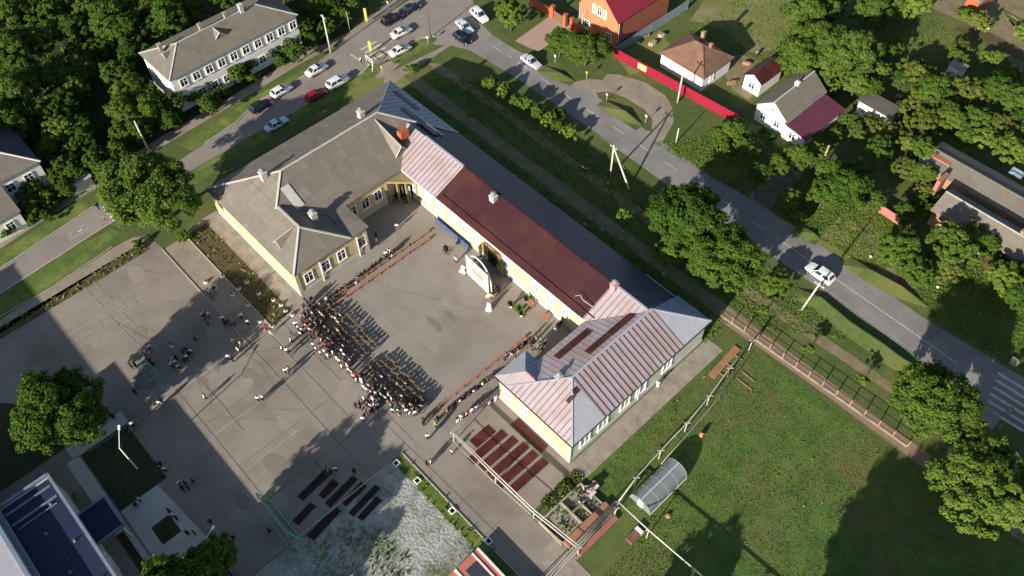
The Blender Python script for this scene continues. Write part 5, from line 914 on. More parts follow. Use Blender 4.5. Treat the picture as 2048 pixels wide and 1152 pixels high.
# timber planks on the grass
P = [(1412, 742), (1465, 690), (1478, 698), (1428, 755)]
t = thing('timber_stack', 'orange-brown timber boards lying on the grass by the east wing', 'timber', g(1445, 720)); b = MB(); a, c = g(1418, 750), g(1470, 692)
for k in range(5): o = Vector((.0 + .2 * k, 0, 0)); b.bar(a + o + Vector((0, 0, .12)), c + o + Vector((0, 0, .12)), .18, .14)
b.build('board', 'timber', t); b = MB(); 
for k in range(3): p = a.lerp(c, .2 + .3 * k); b.bar(p + Vector((.8, 0, .08)), p + Vector((2.0, .1, .08)), .1, .1)
b.bar(a + Vector((1.9, 1, .1)), c + Vector((1.5, -2, .1)), .12, .1); b.build('batten', 'timber', t)
for i, (a, c) in enumerate((((1474, 757), (1504, 780)), ((1484, 743), (1511, 765)))): b = MB(); b.bar(g(*a) + Vector((0, 0, .06)), g(*c) + Vector((0, 0, .06)), .12, .08); tag(b.build('wooden_post', 'tan_wood'), ['longer pale plank lying in the meadow grass', 'shorter pale plank lying in the meadow grass'][i], 'plank')
# ------------------------------------------------------------------ maroon sheets drying on the paving
def flat(name, label, pts, z, mat, group=None, th=.03, cat='roofing sheet'):
    P = [Vector((p[0], p[1], z)) for p in pts]; b = MB(); b.add(P + [p + Vector((0, 0, th)) for p in P], [(0, 1, 2, 3), (4, 5, 6, 7), (0, 1, 5, 4), (1, 2, 6, 5), (2, 3, 7, 6), (3, 0, 4, 7)]); e = P[1] - P[0]
    L = (P[3] - P[0]); n = max(2, int(e.length / .33)) 
    for k in range(1, n): a = P[0].lerp(P[1], k / n) + Vector((0, 0, th)); c = P[3].lerp(P[2], k / n) + Vector((0, 0, th)); b.bar(a, c, .04, .03)
    return tag(b.build(name, mat), label, cat, group)
gq = 'maroon roofing sheets laid out on the paving'
for i, (x0, x1, ya, yb) in enumerate(((-40.6, -39.1, 29.2, 32.4), (-38.9, -37.7, 27.4, 33.2), (-37.3, -36.1, 27.8, 33.6), (-35.7, -34.5, 27.8, 34.0), (-34.1, -32.9, 27.8, 34.1), (-32.5, -31.3, 28.4, 34.3))): flat('roofing_sheet', f'maroon metal sheet on the paving under the yellow gable, {ORD[i]} from the left', [(x0, ya), (x1, ya), (x1, yb), (x0, yb)], .06, 'metal_redsheet', gq)
flat('roofing_sheet', 'brown metal sheet lying lengthwise along the yellow wall', [(-38.6, 34.6), (-33.0, 34.6), (-33.0, 35.9), (-38.6, 35.9)], .06, 'metal_redsheet', gq)

DS = [(((595, 993), (652, 936), (667, 944), (606, 1002)), 'metal_redsheet_shade'), (((637, 990), (666, 958), (678, 969), (647, 999)), 'metal_redsheet_shade'), (((650, 1006), (705, 952), (716, 959), (661, 1016)), 'metal_redsheet_shade'), (((683, 1005), (722, 964), (734, 973), (692, 1014)), 'metal_redsheet_shade'), (((585, 1042), (620, 1005), (633, 1012), (598, 1051)), 'metal_redsheet_shade'), (((613, 1071), (671, 1013), (683, 1022), (628, 1081)), 'metal_redsheet_shade'), (((697, 1026), (750, 970), (760, 978), (707, 1034)), 'metal_redsheet_shade'), (((714, 1035), (753, 993), (764, 1001), (726, 1042)), 'metal_redsheet_shade')]
for i, (p, m) in enumerate(DS): flat('roofing_sheet', f'maroon sheet coloured for shade on the shaded paving by the gravel plot, {ORD[i]} of eight', [g(*p[0]), g(*p[3]), g(*p[2]), g(*p[1])], .06, m, 'shade-coloured sheets laid out beside the gravel plot')
# white square frames in the grass strip
sp = proto('concrete_well_frame', 'frame', 'frame', 'white square frames in the grass strip'); b = MB()
for r in ((-.5, .5, -.5, -.34), (-.5, .5, .34, .5), (-.5, -.34, -.34, .34), (.34, .5, -.34, .34)): b.box(*r, 0, .25)
b.build('rim', 'board_white', sp); b = MB(); b.box(-.34, .34, -.34, .34, 0, .05); b.build('inset', 'black', sp); rp = Reuse(sp)
for i, (x, y) in enumerate(((793, 927), (835, 962), (905, 1022), (977, 1083))): p = g(x, y); rp.put((p.x, p.y, .02), 0, f'white square frame in the grass strip beside the gravel, {ORD[i]} from the left', .8)
# ------------------------------------------------------------------ play frames
def frame(name, label, cat, bars, mat, r=.05, loc=(0, 0, 0)):
    t = thing(name, label, cat, loc)
    for nm, L in bars.items():
        for a, c in L: b = MB(); b.tube([a, c], r, 7); b.build(nm, mat, t)
    return t
a, c = g(520, 1000), g(578, 1075); e = c + Vector((1.1, .6, 0)); f_ = a + Vector((1.1, .6, 0)); Z = Vector((0, 0, 2.1)); t_ = g(520, 1003)
frame('goal_frame', 'green football goal frame lying along the shaded yard edge', 'goal', dict(crossbar=[(a + Z, c + Z)], post=[(a, a + Z), (c, c + Z)], back_bar=[(a + Z, a + Vector((1.2, .9, 0))), (c + Z, c + Vector((1.2, .9, 0))), (a + Vector((1.2, .9, .05)), c + Vector((1.2, .9, .05)))]), 'green_paint', .08, a)
q = g(303, 752); X_ = Vector((1, 0, 0)); Y_ = Vector((0, 1, 0)); Zz = Vector((0, 0, 1)); bars = dict(post=[], rail=[])
for i in (-1.6, 0, 1.6):
    for j in (-.7, .7): bars['post'].append((q + X_ * i + Y_ * j, q + X_ * i + Y_ * j + Zz * 1.5))
for j in (-.7, .7): bars['rail'] += [(q - X_ * 1.6 + Y_ * j + Zz * 1.5, q + X_ * 1.6 + Y_ * j + Zz * 1.5), (q - X_ * 1.6 + Y_ * j + Zz * .8, q + X_ * 1.6 + Y_ * j + Zz * .8)]
for i in (-1.6, -.5, .5, 1.6): bars['rail'].append((q + X_ * i - Y_ * .7 + Zz * 1.5, q + X_ * i + Y_ * .7 + Zz * 1.5))
frame('climbing_frame', 'teal green climbing frame in the middle of the shaded yard', 'climbing frame', bars, 'teal_paint', .07, q)
q = g(648, 948); bars = dict(post=[(q + X_ * i, q + X_ * i + Zz * 2.1) for i in (-1.5, -.5, .5, 1.5)], rail=[(q - X_ * 1.5 + Zz * 2.1, q + X_ * 1.5 + Zz * 2.1)]); frame('exercise_bars', 'row of horizontal exercise bars beside the maroon sheet', 'exercise bars', bars, 'bark', .04, q)
# greenhouse
t = thing('greenhouse', 'translucent arched polycarbonate greenhouse in the meadow', 'greenhouse', (-19.6, 42, 0)); x0, x1, y0, y1, r = -21.3, -18.1, 38.4, 45.3, 1.6; n = 12
m = bpy.data.materials.new('polycarbonate'); m.use_nodes = True; N_ = m.node_tree.nodes; p = N_['Principled BSDF']; p.inputs['Base Color'].default_value = C('858c90'); p.inputs['Alpha'].default_value = .7; p.inputs['Roughness'].default_value = .25; MATS['poly'] = m
arc = [(-19.7 - r * math.cos(math.pi * k / n), 2.0 * math.sin(math.pi * k / n) ** .8) for k in range(n + 1)]; b = MB(); b.add([(x, y, z) for y in (y0, y1) for x, z in arc], [(k, k + 1, n + 2 + k, n + 1 + k) for k in range(n)] + [tuple(range(n + 1)), tuple(range(n + 1, 2 * n + 2))]); b.build('cover', 'poly', t)
for y in (y0, y0 + 1.73, y0 + 3.45, y0 + 5.2, y1): b = MB(); b.tube([(x, y, z + .01) for x, z in arc], .02, 6); b.build('hoop', 'metal_grey', t)
b = MB(); b.bar((-19.7, y0, 2.03), (-19.7, y1, 2.03), .06); b.bar((x0, y0, .05), (x0, y1, .05), .08); b.bar((x1, y0, .05), (x1, y1, .05), .08); b.build('rail', 'white_trim', t); b = MB(); b.box(-20.1, -19.3, y0 - .04, y0 - .01, .02, 1.7); b.build('door', 'white_trim', t)
q = g(1268, 1073); t = thing('cold_frame', 'small brown box with white edge in the meadow below the greenhouse', 'box', q); b = MB(); b.box(q.x - .5, q.x + .5, q.y - 1, q.y + .6, 0, .5); b.build('box', 'roof_brown', t); b = MB(); b.box(q.x - .52, q.x + .52, q.y + .62, q.y + 1.1, 0, .55); b.build('end_board', 'board_white', t)
q = g(1402, 872); b = MB(); b.tube([q, q + Vector((0, 0, .7)), q + Vector((.3, 0, 1))], [.3, .25, .1], 8); tag(b.build('tree_stump', 'timber'), 'reddish dry stump behind the greenhouse', 'stump')
q = g(1336, 1032); b = MB(); b.tube([q, q + Vector((0, 0, .3))], [.35, .2], 8); tag(b.build('clay_mound', 'timber'), 'small reddish mound at the greenhouse end', 'mound')
# dark slabs in the grass at right
q = g(1975, 835); b = MB(); b.box(q.x - 1.3, q.x + 1.3, q.y - 1.2, q.y + 1.2, 0, .12); tag(b.build('concrete_slab', 'concrete'), 'square concrete slab in shade beside the zebra crossing', 'slab')
q = g(2027, 726); b = MB(); b.box(q.x - .5, q.x + .5, q.y - .5, q.y + .5, 0, .4); b.box(q.x - .55, q.x + .55, q.y - .55, q.y + .55, .4, .48); tag(b.build('concrete_box', 'concrete'), 'pale concrete box at the far side of the main road', 'box')
for i, (x, y) in enumerate(((1170, 452), (1180, 440), (1203, 462), (1327, 550), (1242, 480))): q = g(x, y); b = MB(); b.box(q.x - .35, q.x + .35, q.y - .3, q.y + .3, 0, .35); b.cyl(q.x, q.y, .35, .5, .2, 8); tag(b.build('concrete_block', 'concrete'), f'pale concrete block in the shade behind the long roof, {ORD[i]} from the left', 'block')
for i, (x, y) in enumerate(((1727, 415), (1741, 514), (1783, 524), (1650, 160), (1875, 575))): q = g(x, y); b = MB(); b.ball((q.x, q.y, .15), .22, n=8, sz=.8); b.cyl(q.x, q.y, 0, .1, .18, 8); tag(b.build('white_stone', 'board_white'), ['white stone below the roadside tree clump', 'white stone on the far verge of the main road', 'small white stone beside the bright tree', 'white stone near the conifer', 'white stone on the right verge'][i], 'stone')
# ------------------------------------------------------------------ court furniture
t = thing('stage_backdrop', 'white stage backdrop board with gold lettering and arched white tube', 'stage', g(958, 550)); A, B_ = g(934, 548), g(978, 590); A = Vector((A.x, A.y, 0)); u = (Vector((B_.x, B_.y, 0)) - A); u.z = 0; Lb = u.length; u.normalize(); nrm = Vector((u.y, -u.x, 0))
if nrm.y > 0: nrm = -nrm
def bp(s, z, d=0): return A + u * s + Vector((0, 0, z)) + nrm * d
b = MB(); hb = 4.6; b.add([bp(0, .1), bp(Lb, .1), bp(Lb, hb), bp(0, hb), bp(0, .1, -.08), bp(Lb, .1, -.08), bp(Lb, hb, -.08), bp(0, hb, -.08)], [(0, 1, 2, 3), (4, 5, 6, 7), (0, 1, 5, 4), (1, 2, 6, 5), (2, 3, 7, 6), (3, 0, 4, 7)]); bd = b.build('board', 'banner_white', t)
b = MB()
for j, z in enumerate((3.1, 2.5, 1.95)):
    s = Lb * (.24 + .04 * j)
    while s < Lb * (.78 - .03 * j): L_ = random.uniform(.12, .3); b.bar(bp(s, z, .03), bp(s + L_, z + random.uniform(-.05, .05), .03), .02, .2 if j != 1 else .3, up=(0, 0, 1)); s += L_ + .09
b.build('gold_lettering', 'gold', bd)
b = MB(); b.tube([bp(Lb * (.5 - .52 * math.cos(math.pi * k / 14)), .1 + 5.3 * math.sin(math.pi * k / 14) ** .6, -.45) for k in range(15)], .09, 7); b.build('arch_tube', 'white_trim', t); b = MB()
for s in (.02, .98): b.bar(bp(Lb * s, 0, -.9), bp(Lb * s, 4, -.08), .06); b.bar(bp(Lb * s, .05, -.9), bp(Lb * s, .05, .3), .06)
b.build('brace', 'black', t)
for nm, s in (('left', 0), ('right', 1)):
    q = bp(Lb * s + (-.5 if s == 0 else .4), 0, .4); bt = thing('balloon_column', f'cluster of cream balloons at the {nm} end of the stage board', 'balloons', q); b = MB()
    for k in range(14 if s == 0 else 7): b.ball((q.x + random.uniform(-.35, .35), q.y + random.uniform(-.35, .35), .25 + k * .1), .22, n=8)
    b.build('balloon', 'balloon', bt, smooth=True)
fence('blue_banner_rail', 'blue cloth banner stretched along the long wing wall', (gY(873, 452, 50.2).x, 50.15), (gY(938, 503, 50.2).x, 50.15), .85, 'blue_banner', cat='banner', post=2)
def speaker(px, py, label): q = g(px, py); t = thing('loudspeaker', label, 'loudspeaker', q); b = MB(); b.box(q.x - .3, q.x + .3, q.y - .25, q.y + .25, .9, 1.75); b.build('cabinet', 'black', t); b = MB(); b.cyl(q.x, q.y, .3, .9, .04, 6); [b.bar((q.x, q.y, .5), (q.x + .4 * math.cos(a), q.y + .4 * math.sin(a), 0), .04) for a in (0, 2.1, 4.2)]; b.build('stand', 'black', t)
speaker(893, 508, 'black loudspeaker on stand left of the stage board'); speaker(996, 588, 'black loudspeaker on stand right of the stage board')
for i, (x, y, s) in enumerate(((1022, 614, .5), (1040, 622, .6), (1043, 632, .5), (1053, 603, .55))):
    q = g(x, y); t = thing('potted_plant', ['potted plant nearest the stage', 'potted plant in the row below the windows, middle one', 'potted plant at the right end of the row', 'dark potted plant against the wall by the window'][i], 'plant', q, group='potted plants by the stage'); b = MB(); b.cyl(q.x, q.y, 0, .4, .18, 10, .25); b.build('pot', 'board_white', t); b = MB()
    for k in range(16): a = k * 2.4; b.bar((q.x, q.y, .4), (q.x + s * math.cos(a) * .9, q.y + s * math.sin(a) * .9, .75 + .5 * ((k * 7) % 5) / 5), .16, .02)
    b.build('leaves', 'leaf_mid', t)
b = MB(); a_, c_ = g(1015, 606), g(1050, 634); b.bar(a_ + Vector((0, 0, .05)), c_ + Vector((0, 0, .05)), .5, .04); tag(b.build('green_mat', 'verge'), 'narrow green mat under the potted plants', 'mat')
def bench(a, c, label, group, mat='bench_red'):
    a, c = Vector((*a, 0)), Vector((*c, 0)); t = thing('long_bench', label, 'bench', a, group=group); b = MB(); b.bar(a + Vector((0, 0, .43)), c + Vector((0, 0, .43)), .34, .05); b.build('seat', mat, t); n = max(2, int((c - a).length / 1.6))
    for k in range(n + 1): p = a.lerp(c, (k + .1) / (n + .2)); b = MB(); b.box(p.x - .15, p.x + .15, p.y - .04, p.y + .04, 0, .4); b.build('leg', mat, t)
for i in range(5): bench((-69.75, 27.9 + 3.9 * i), (-69.75, 31.6 + 3.9 * i), f'red-brown bench along the left court edge, {ORD[i]} from the front', 'benches along the court'); bench((-46.9, 26.7 + 3.75 * i), (-46.9, 30.3 + 3.75 * i), f'red-brown bench along the right court edge, {ORD[i]} from the front', 'benches along the court')
for i in range(5): bench((-70.9, 28.9 + 3.9 * i), (-70.9, 32.4 + 3.9 * i), f'tan bench behind the left court bench, {ORD[i]} from the front', 'benches along the court', 'tan_wood'); bench((-45.6, 27.3 + 3.75 * i), (-45.6, 30.8 + 3.75 * i), f'tan bench behind the right court bench, {ORD[i]} from the front', 'benches along the court', 'tan_wood')
# wooden ladders/boards stacked by the wall (orange)
for i, (x, y) in enumerate(((1060, 612), (1088, 640))): q = g(x, y); t = thing('wooden_easel', ['tan wooden stand right of the potted plants', 'tan wooden stand near the group at the wall'][i], 'stand', q, group='wooden stands by the wall'); b = MB(); [b.bar(q + Vector((k, 0, 0)), q + Vector((k * .3, .4, 1.2)), .08) for k in (-.6, .6)]; b.build('leg', 'timber', t); b = MB(); b.bar(q + Vector((-.6, .1, .7)), q + Vector((.6, .1, .7)), .06, .9, up=(0, 1, 0)); b.build('board', 'timber', t)
# chairs of the audience
M('chair_wood', '74644f', '665845', 3, .8)
def chair_proto():
    t = proto('wooden_chair', 'chair', 'chair', 'wooden chairs of the audience'); b = MB(); b.box(-.2, .2, -.2, .2, .43, .47); b.build('seat', 'chair_wood', t); b = MB(); b.box(-.2, .2, -.22, -.19, .62, .88); b.build('backrest', 'chair_wood', t); b = MB()
    for x in (-.19, .19): b.bar((x, -.2, 0), (x, -.2, .88), .035); b.bar((x, .19, 0), (x, .19, .43), .035)
    b.build('leg_frame', 'bark', t); return t
CH = Reuse(chair_proto())

# yard clutter behind the houses
def crate_pile(px, py, name, label, cat, mat, n, L=1.2, w_=.25, h=.2, rot=.3):
    q = g(px, py); t = thing(name, label, cat, q); R_ = random.Random(px)
    for i in range(n): a = rot + R_.uniform(-.15, .15); d = Vector((math.cos(a), math.sin(a), 0)); o = Vector((R_.uniform(-.1, .1), (i % 3) * w_ * 1.1, (i // 3) * h + h / 2)); b = MB(); b.bar(q + o - d * L / 2, q + o + d * L / 2, w_, h * .9); b.build('plank', mat, t)
crate_pile(1492, 130, 'wood_pile', 'stack of boards in the dirt yard beside the tiny white outbuilding', 'wood pile', 'timber', 8); crate_pile(1462, 168, 'wood_pile', 'pale board stack in the dirt yard below the brown-roofed house', 'wood pile', 'tan_wood', 7, 1.6, rot=1.2)
crate_pile(1302, 92, 'rubble_pile', 'heap of pale building rubble behind the crimson fence', 'rubble', 'slabcon', 9, .9, .4, .25); crate_pile(1320, 75, 'rubble_pile', 'second heap of pale rubble nearer the grey-blue fence end', 'rubble', 'slabcon', 8, .8, .4, .25, 1)
crate_pile(1290, 75, 'rubble_pile', 'yellowish rubble heap along the grey-blue fence', 'rubble', 'tan_wood', 6, .8, .4, .2, 2); crate_pile(1982, 118, 'trellis', 'orange wooden trellis in the upper right plots', 'trellis', 'timber', 6, 1.6, .2, .15); crate_pile(2010, 128, 'plank_pile', 'pale planks lying in the upper right plots', 'planks', 'tan_wood', 6, 2.2, .2, .15, 1.3)
crate_pile(1795, 196, 'wood_pile', 'small white-brown stack beside the low grey shed', 'wood pile', 'concrete', 6, .9); crate_pile(1975, 55, 'plank_pile', 'pale planks beside the tiny blue-roofed shed', 'planks', 'board_white', 5, 1.6, .2, .15, 2)
q = g(2030, 352, 3.2); t = thing('blue_tarp', 'crumpled blue-grey tarpaulin on the barn roof at the right edge', 'tarpaulin', q); b = MB(); R_ = random.Random(4); P = [(q.x + i * .5 - 1, q.y + j * .5 - .8, 3.75 + R_.uniform(0, .35)) for j in range(4) for i in range(5)]; b.add(P, [(j * 5 + i, j * 5 + i + 1, j * 5 + i + 6, j * 5 + i + 5) for j in range(3) for i in range(4)]); b.build('sheet', 'parapet', t)
for i, (px, py) in enumerate(((1436, 120), (1512, 112), (1690, 250), (1850, 395))):
    q = g(px, py); t = thing('water_barrel', ['dark barrel at the corner of the brown-roofed house', 'dark barrel behind the tiny white outbuilding', 'barrel below the maroon lean-to roof', 'barrel in the grass left of the farm building'][i], 'barrel', q, group='garden barrels'); b = MB(); b.cyl(q.x, q.y, 0, .85, .3, 12); b.build('drum', 'roof_dark', t); b = MB(); b.cyl(q.x, q.y, .86, .9, .32, 12); b.build('rim', 'metal_grey', t)
for k in range(5):
    a, c = g(2000 + k * 6, 20 + k * 7), g(2046, 46 + k * 10); b = MB(); b.bar(a + Vector((0, 0, .1)), c + Vector((0, 0, .1)), .5, .2); b.build('vegetable_bed', 'soil' if k % 2 else 'verge', kind='structure')
# ------------------------------------------------------------------ people
M('skin', 'b98468', None, 1, .7, coord='obj'); M('eye', '1c1816', None, 1, .4)
for n, c in dict(white='dcdce0', black='17171c', navy='1d2540', grey='5c5f68', red='a01c28', pink='d89a9a', blue='46589c', mint='8fc4ae', tan='a88860', brown='4c3228', green='2f8a58', cream='d8ccb0', maroon='5a1c28').items(): M('cloth_' + n, c, None, 1, .85, coord='obj')
for n, c in dict(dark='1a1410', brown='3a2618', fair='8a6a40').items(): M('hair_' + n, c, None, 1, .8, coord='obj')
def skin_mesh(chains, sub=1):
    """chains: list of polylines of (x,y,z,r); chains sharing a point join there -> one grown surface"""
    me = bpy.data.meshes.new('sk'); vs = []; idx = {}; ed = []; rs = []
    for ch in chains:
        pv = None
        for x, y, z, r in ch:
            k = (round(x, 3), round(y, 3), round(z, 3))
            if k not in idx: idx[k] = len(vs); vs.append((x, y, z)); rs.append(r)
            if pv is not None: ed.append((pv, idx[k]))
            pv = idx[k]
    me.from_pydata(vs, ed, []); o = bpy.data.objects.new('sk', me); COL.objects.link(o); m = o.modifiers.new('s', 'SKIN'); m.use_smooth_shade = True
    sv = me.skin_vertices[0].data
    for i, r in enumerate(rs): sv[i].radius = (r, r); sv[i].use_root = False
    seen = set()                                # one root per island
    adj = {i: [] for i in range(len(vs))}
    for a, b in ed: adj[a].append(b); adj[b].append(a)
    for i in range(len(vs)):
        if i in seen: continue
        sv[i].use_root = True; st = [i]
        while st:
            a = st.pop()
            if a in seen: continue
            seen.add(a); st += adj[a]
    if sub: o.modifiers.new('u', 'SUBSURF').levels = sub
    bpy.context.view_layer.update(); dg = bpy.context.evaluated_depsgraph_get(); ev = bpy.data.meshes.new_from_object(o.evaluated_get(dg)); bpy.data.objects.remove(o); return ev
def person_proto(pose):
    t = pose; sit = pose == 'sit'; dz = -.45 if sit else 0; lean = .04 if pose == 'walk' else 0
    hip = {1: (.09, 0, .92 + dz), -1: (-.09, 0, .92 + dz)}
    if sit: leg = {s: [(s * .09, 0, .92 + dz, .09), (s * .11, .40, .50, .065), (s * .11, .43, .09, .04), (s * .11, .56, .045, .035)] for s in (1, -1)}
    elif pose == 'walk': leg = {1: [(.09, 0, .92, .09), (.10, .18, .52, .062), (.10, .22, .09, .04), (.10, .36, .05, .034)], -1: [(-.09, 0, .92, .09), (-.10, -.03, .50, .062), (-.10, -.30, .14, .04), (-.10, -.20, .05, .034)]}
    else: leg = {s: [(s * .09, 0, .92, .09), (s * .10, .02, .50, .062), (s * .11, -.02, .09, .04), (s * .12, .12, .04, .034)] for s in (1, -1)}
    sh = lambda s: (s * .175, 0 + lean, 1.40 + dz, .06)
    if pose == 'stand': arm = {s: [(s * .235, -.02, 1.13, .044), (s * .25, .05, .90, .032), (s * .25, .08, .83, .034)] for s in (1, -1)}
    elif pose == 'bent': arm = {1: [(.24, -.03, 1.13, .044), (.14, .2, 1.12, .032), (.10, .26, 1.13, .034)], -1: [(-.235, -.02, 1.13, .044), (-.25, .05, .90, .032), (-.25, .08, .83, .034)]}
    elif pose == 'walk': arm = {1: [(.235, -.1, 1.14, .044), (.25, -.14, .92, .032), (.25, -.13, .85, .034)], -1: [(-.235, .03, 1.13, .044), (-.24, .2, .97, .032), (-.24, .26, .93, .034)]}
    else: arm = {s: [(s * .225, .03, .72, .044), (s * .16, .26, .60, .032), (s * .13, .33, .585, .034)] for s in (1, -1)}
    sp = [(0, 0, .96 + dz, .13), (0, .01, 1.12 + dz, .115), (0, .01 + lean, 1.30 + dz, .14), (0, lean, 1.44 + dz, .065), (0, .02 + lean, 1.50 + dz, .05), (0, .03 + lean, 1.59 + dz, .085), (0, .02 + lean, 1.67 + dz, .075)]
    ch = [sp, [(0, .03 + lean, 1.59 + dz, .085), (0, .115 + lean, 1.58 + dz, .014)]]
    for s in (1, -1):
        ch += [[sp[0]] + leg[s], [sp[2], sh(s)] + arm[s], [sp[5], (s * .088, .01 + lean, 1.59 + dz, .02)]]
    fch = []
    for s in (1, -1):
        w_ = Vector(arm[s][-1][:3]); e = Vector(arm[s][-2][:3]); d = (w_ - e).normalized(); side = Vector((0, 1, 0)) if pose in ('stand', 'walk') and True else Vector((1, 0, 0)); side = (side - d * side.dot(d)).normalized(); curl = side.cross(d) * (-s)
        for k, L in enumerate((.07, .08, .075, .06)):
            b0 = w_ + d * .01 + side * (.026 - .0175 * k); fch.append([(*b0, .009), (*(b0 + d * L * .6), .009), (*(b0 + d * L + curl * .02), .007)])
        b0 = w_ - d * .02 + side * .03; fch.append([(*b0, .011), (*(b0 + side * .03 + d * .03), .009), (*(b0 + side * .035 + d * .06), .008)])
    body = skin_mesh(ch + fch, 1); body.materials.append(MATS['skin']); body.materials.append(MATS['eye'])
    bm = bmesh.new(); bm.from_mesh(body)
    for s in (1, -1):
        r = bmesh.ops.create_icosphere(bm, subdivisions=1, radius=.012, matrix=Matrix.Translation((s * .032, .108 + lean, 1.605 + dz)))
        for v in r['verts']:
            for f in v.link_faces: f.material_index = 1
    bm.to_mesh(body); bm.free(); P = bpy.data.objects.new('person', body); COL.objects.link(P); P['category'] = 'person'; P['label'] = 'person'
    g_ = .022
    top = skin_mesh([[(x, y, z, r + g_) for x, y, z, r in sp[:3]] + [(sp[3][0], sp[3][1], sp[3][2] - .02, .07)]] + [[(sp[2][0], sp[2][1], sp[2][2], sp[2][3] + g_), (*sh(s)[:3], .06 + g_)] + [(x, y, z, r + .016) for x, y, z, r in arm[s][:2]] for s in (1, -1)], 1); top.materials.append(MATS['cloth_white'])
    tr = skin_mesh([[(0, 0, .93 + dz, .13 + g_)] + [(x, y, z, r + .02) for x, y, z, r in leg[s][:3]] for s in (1, -1)], 1); tr.materials.append(MATS['cloth_black'])
    hb = MB(); hb.ball((0, -.005 + lean, 1.64 + dz), .112, n=10, sz=1.0); hb.ball((0, -.06 + lean, 1.56 + dz), .085, n=8, sz=1.3)
    for nm, me in (('shirt', top), ('trousers', tr)):
        c = bpy.data.objects.new(nm, me); COL.objects.link(c); c.parent = P; c.material_slots[0].link = 'OBJECT'; c.material_slots[0].material = me.materials[0]
    h = hb.build('hair', 'hair_dark', P, smooth=True); h.material_slots[0].link = 'OBJECT'; h.material_slots[0].material = MATS['hair_dark']
    return P
PP = {k: Reuse(person_proto(k)) for k in ('stand', 'bent', 'walk', 'sit')}
def skirt_person():
    P = person_proto('stand')
    for c in list(P.children):
        if c.name.startswith('trousers'): bpy.data.objects.remove(c)
    b = MB(); b.tube([(0, 0, 1.12), (0, 0, .98), (0, .02, .55), (0, .02, .08)], [.15, .19, .33, .52], 16, cap=False); s = b.build('skirt', 'cloth_white', P, smooth=True); s.material_slots[0].link = 'OBJECT'; s.material_slots[0].material = MATS['cloth_white']; return P
PP['gown'] = Reuse(skirt_person())
SHADE = dict(white='white', black='black', navy='navy', grey='grey', red='red', pink='pink', blue='blue', mint='mint', tan='tan', brown='brown', green='green', cream='cream', maroon='maroon')
pr_ = random.Random(11)
def person(x, y, pose, rz, top='white', bot='black', hair=None, label='', scale=1.0, group=None, z=0.0):
    o = PP[pose].put((x, y, z), rz, label, scale, group); o['category'] = 'person'; hair = hair or pr_.choice(['dark', 'dark', 'brown', 'brown', 'fair'])
    for c in o.children:
        k = c.name.split('.')[0]; m = {'shirt': 'cloth_' + top, 'trousers': 'cloth_' + bot, 'skirt': 'cloth_' + top, 'hair': 'hair_' + hair}.get(k)
        if m: c.material_slots[0].link = 'OBJECT'; c.material_slots[0].material = MATS[m]
    return o
cols = ['white'] * 13 + ['black'] * 6 + ['navy'] * 4 + ['grey'] * 2 + ['pink', 'red', 'blue', 'tan', 'brown', 'brown', 'maroon', 'cream', 'cream']
bots = ['black'] * 4 + ['navy'] * 3 + ['grey'] * 3 + ['brown', 'white']
# seated audience: two blocks of rows facing +y
CROWD = []
def block(nm, x0, n, rows, yf, dens):
    for r in range(rows):
        ys = yf - .86 * r; seat = 0
        for k in range(n):
            x = x0 + .62 * k
            if (nm == 'left' and (r == 3 and 5 <= k <= 7)) or (r == rows - 1 and k % 3 == 0) or pr_.random() < .05: continue
            seat += 1; x += pr_.uniform(-.08, .08); ys_ = ys + pr_.uniform(-.14, .14); CH.put((x, ys_, .01), pr_.uniform(-.2, .2), f'wooden chair, {ORD[r]} row from the stage in the {nm} block, {ORD[k]} from the left', 1.0, 'wooden chairs of the audience')
            if pr_.random() < dens[r][min(len(dens[r]) - 1, int(k * len(dens[r]) / n))]:
                c = pr_.choice(cols)
                if pr_.random() < .79: CROWD.append((x, ys_ - .06, c, pr_.choice(bots), pr_.choice(['dark', 'brown', 'fair'])))
                else: person(x, ys_ - .06, 'sit', pr_.uniform(-.2, .2), c, pr_.choice(bots), None, f'seated spectator in {SHADE[c]}, {ORD[r]} row of the {nm} block, {ORD[k]} from the left', pr_.uniform(.86, 1.0), 'seated audience in the court', .01)
block('left', -71.2, 19, 7, 29.6, [[0, 0, 0], [.25, 0, 0], [.6, .1, .05], [.9, .3, .2], [1, .7, .45], [1, .95, .85], [1, 1, .95]])
block('right', -58.1, 16, 6, 29.4, [[0, 0, .05], [.05, .05, .2], [.2, .05, .35], [.55, .2, .45], [.9, .5, .7], [.9, .85, .9]])
def folk(L, where, group, pose=None, face=None, sc=1.0):
    """L: (px,py,colour[,pose]) body-centre pixels"""
    L = sorted(L); cnt = {}; tot = {}
    for a in L: tot[a[2]] = tot.get(a[2], 0) + 1
    for a in L:
        px, py, c = a[:3]; k = a[3] if len(a) > 3 else (pose or pr_.choice(['stand', 'stand', 'bent', 'walk'])); p = g(px, py, .85 if k != 'sit' else .7); i = cnt.get(c, 0); cnt[c] = i + 1; b = a[4] if len(a) > 4 else pr_.choice(bots)
        verb = 'seated' if k == 'sit' else 'walking' if k == 'walk' else 'standing'
        lab = f'{verb} person in {SHADE[c]} {where}' + (f', {ORD[i]} such from the left' if tot[c] > 1 else '')
        person(p.x, p.y, k, (face if face is not None else pr_.uniform(0, 6.28)) + pr_.uniform(-.3, .3), c, b, None, lab, sc * pr_.uniform(.88, 1.02), group)
W, K, V, G_, R_, B_2 = 'white', 'black', 'navy', 'grey', 'red', 'blue'
folk([(418, 583, W), (428, 578, K), (423, 594, G_)], 'on the walk beside the flower bed', 'people walking in the yard')
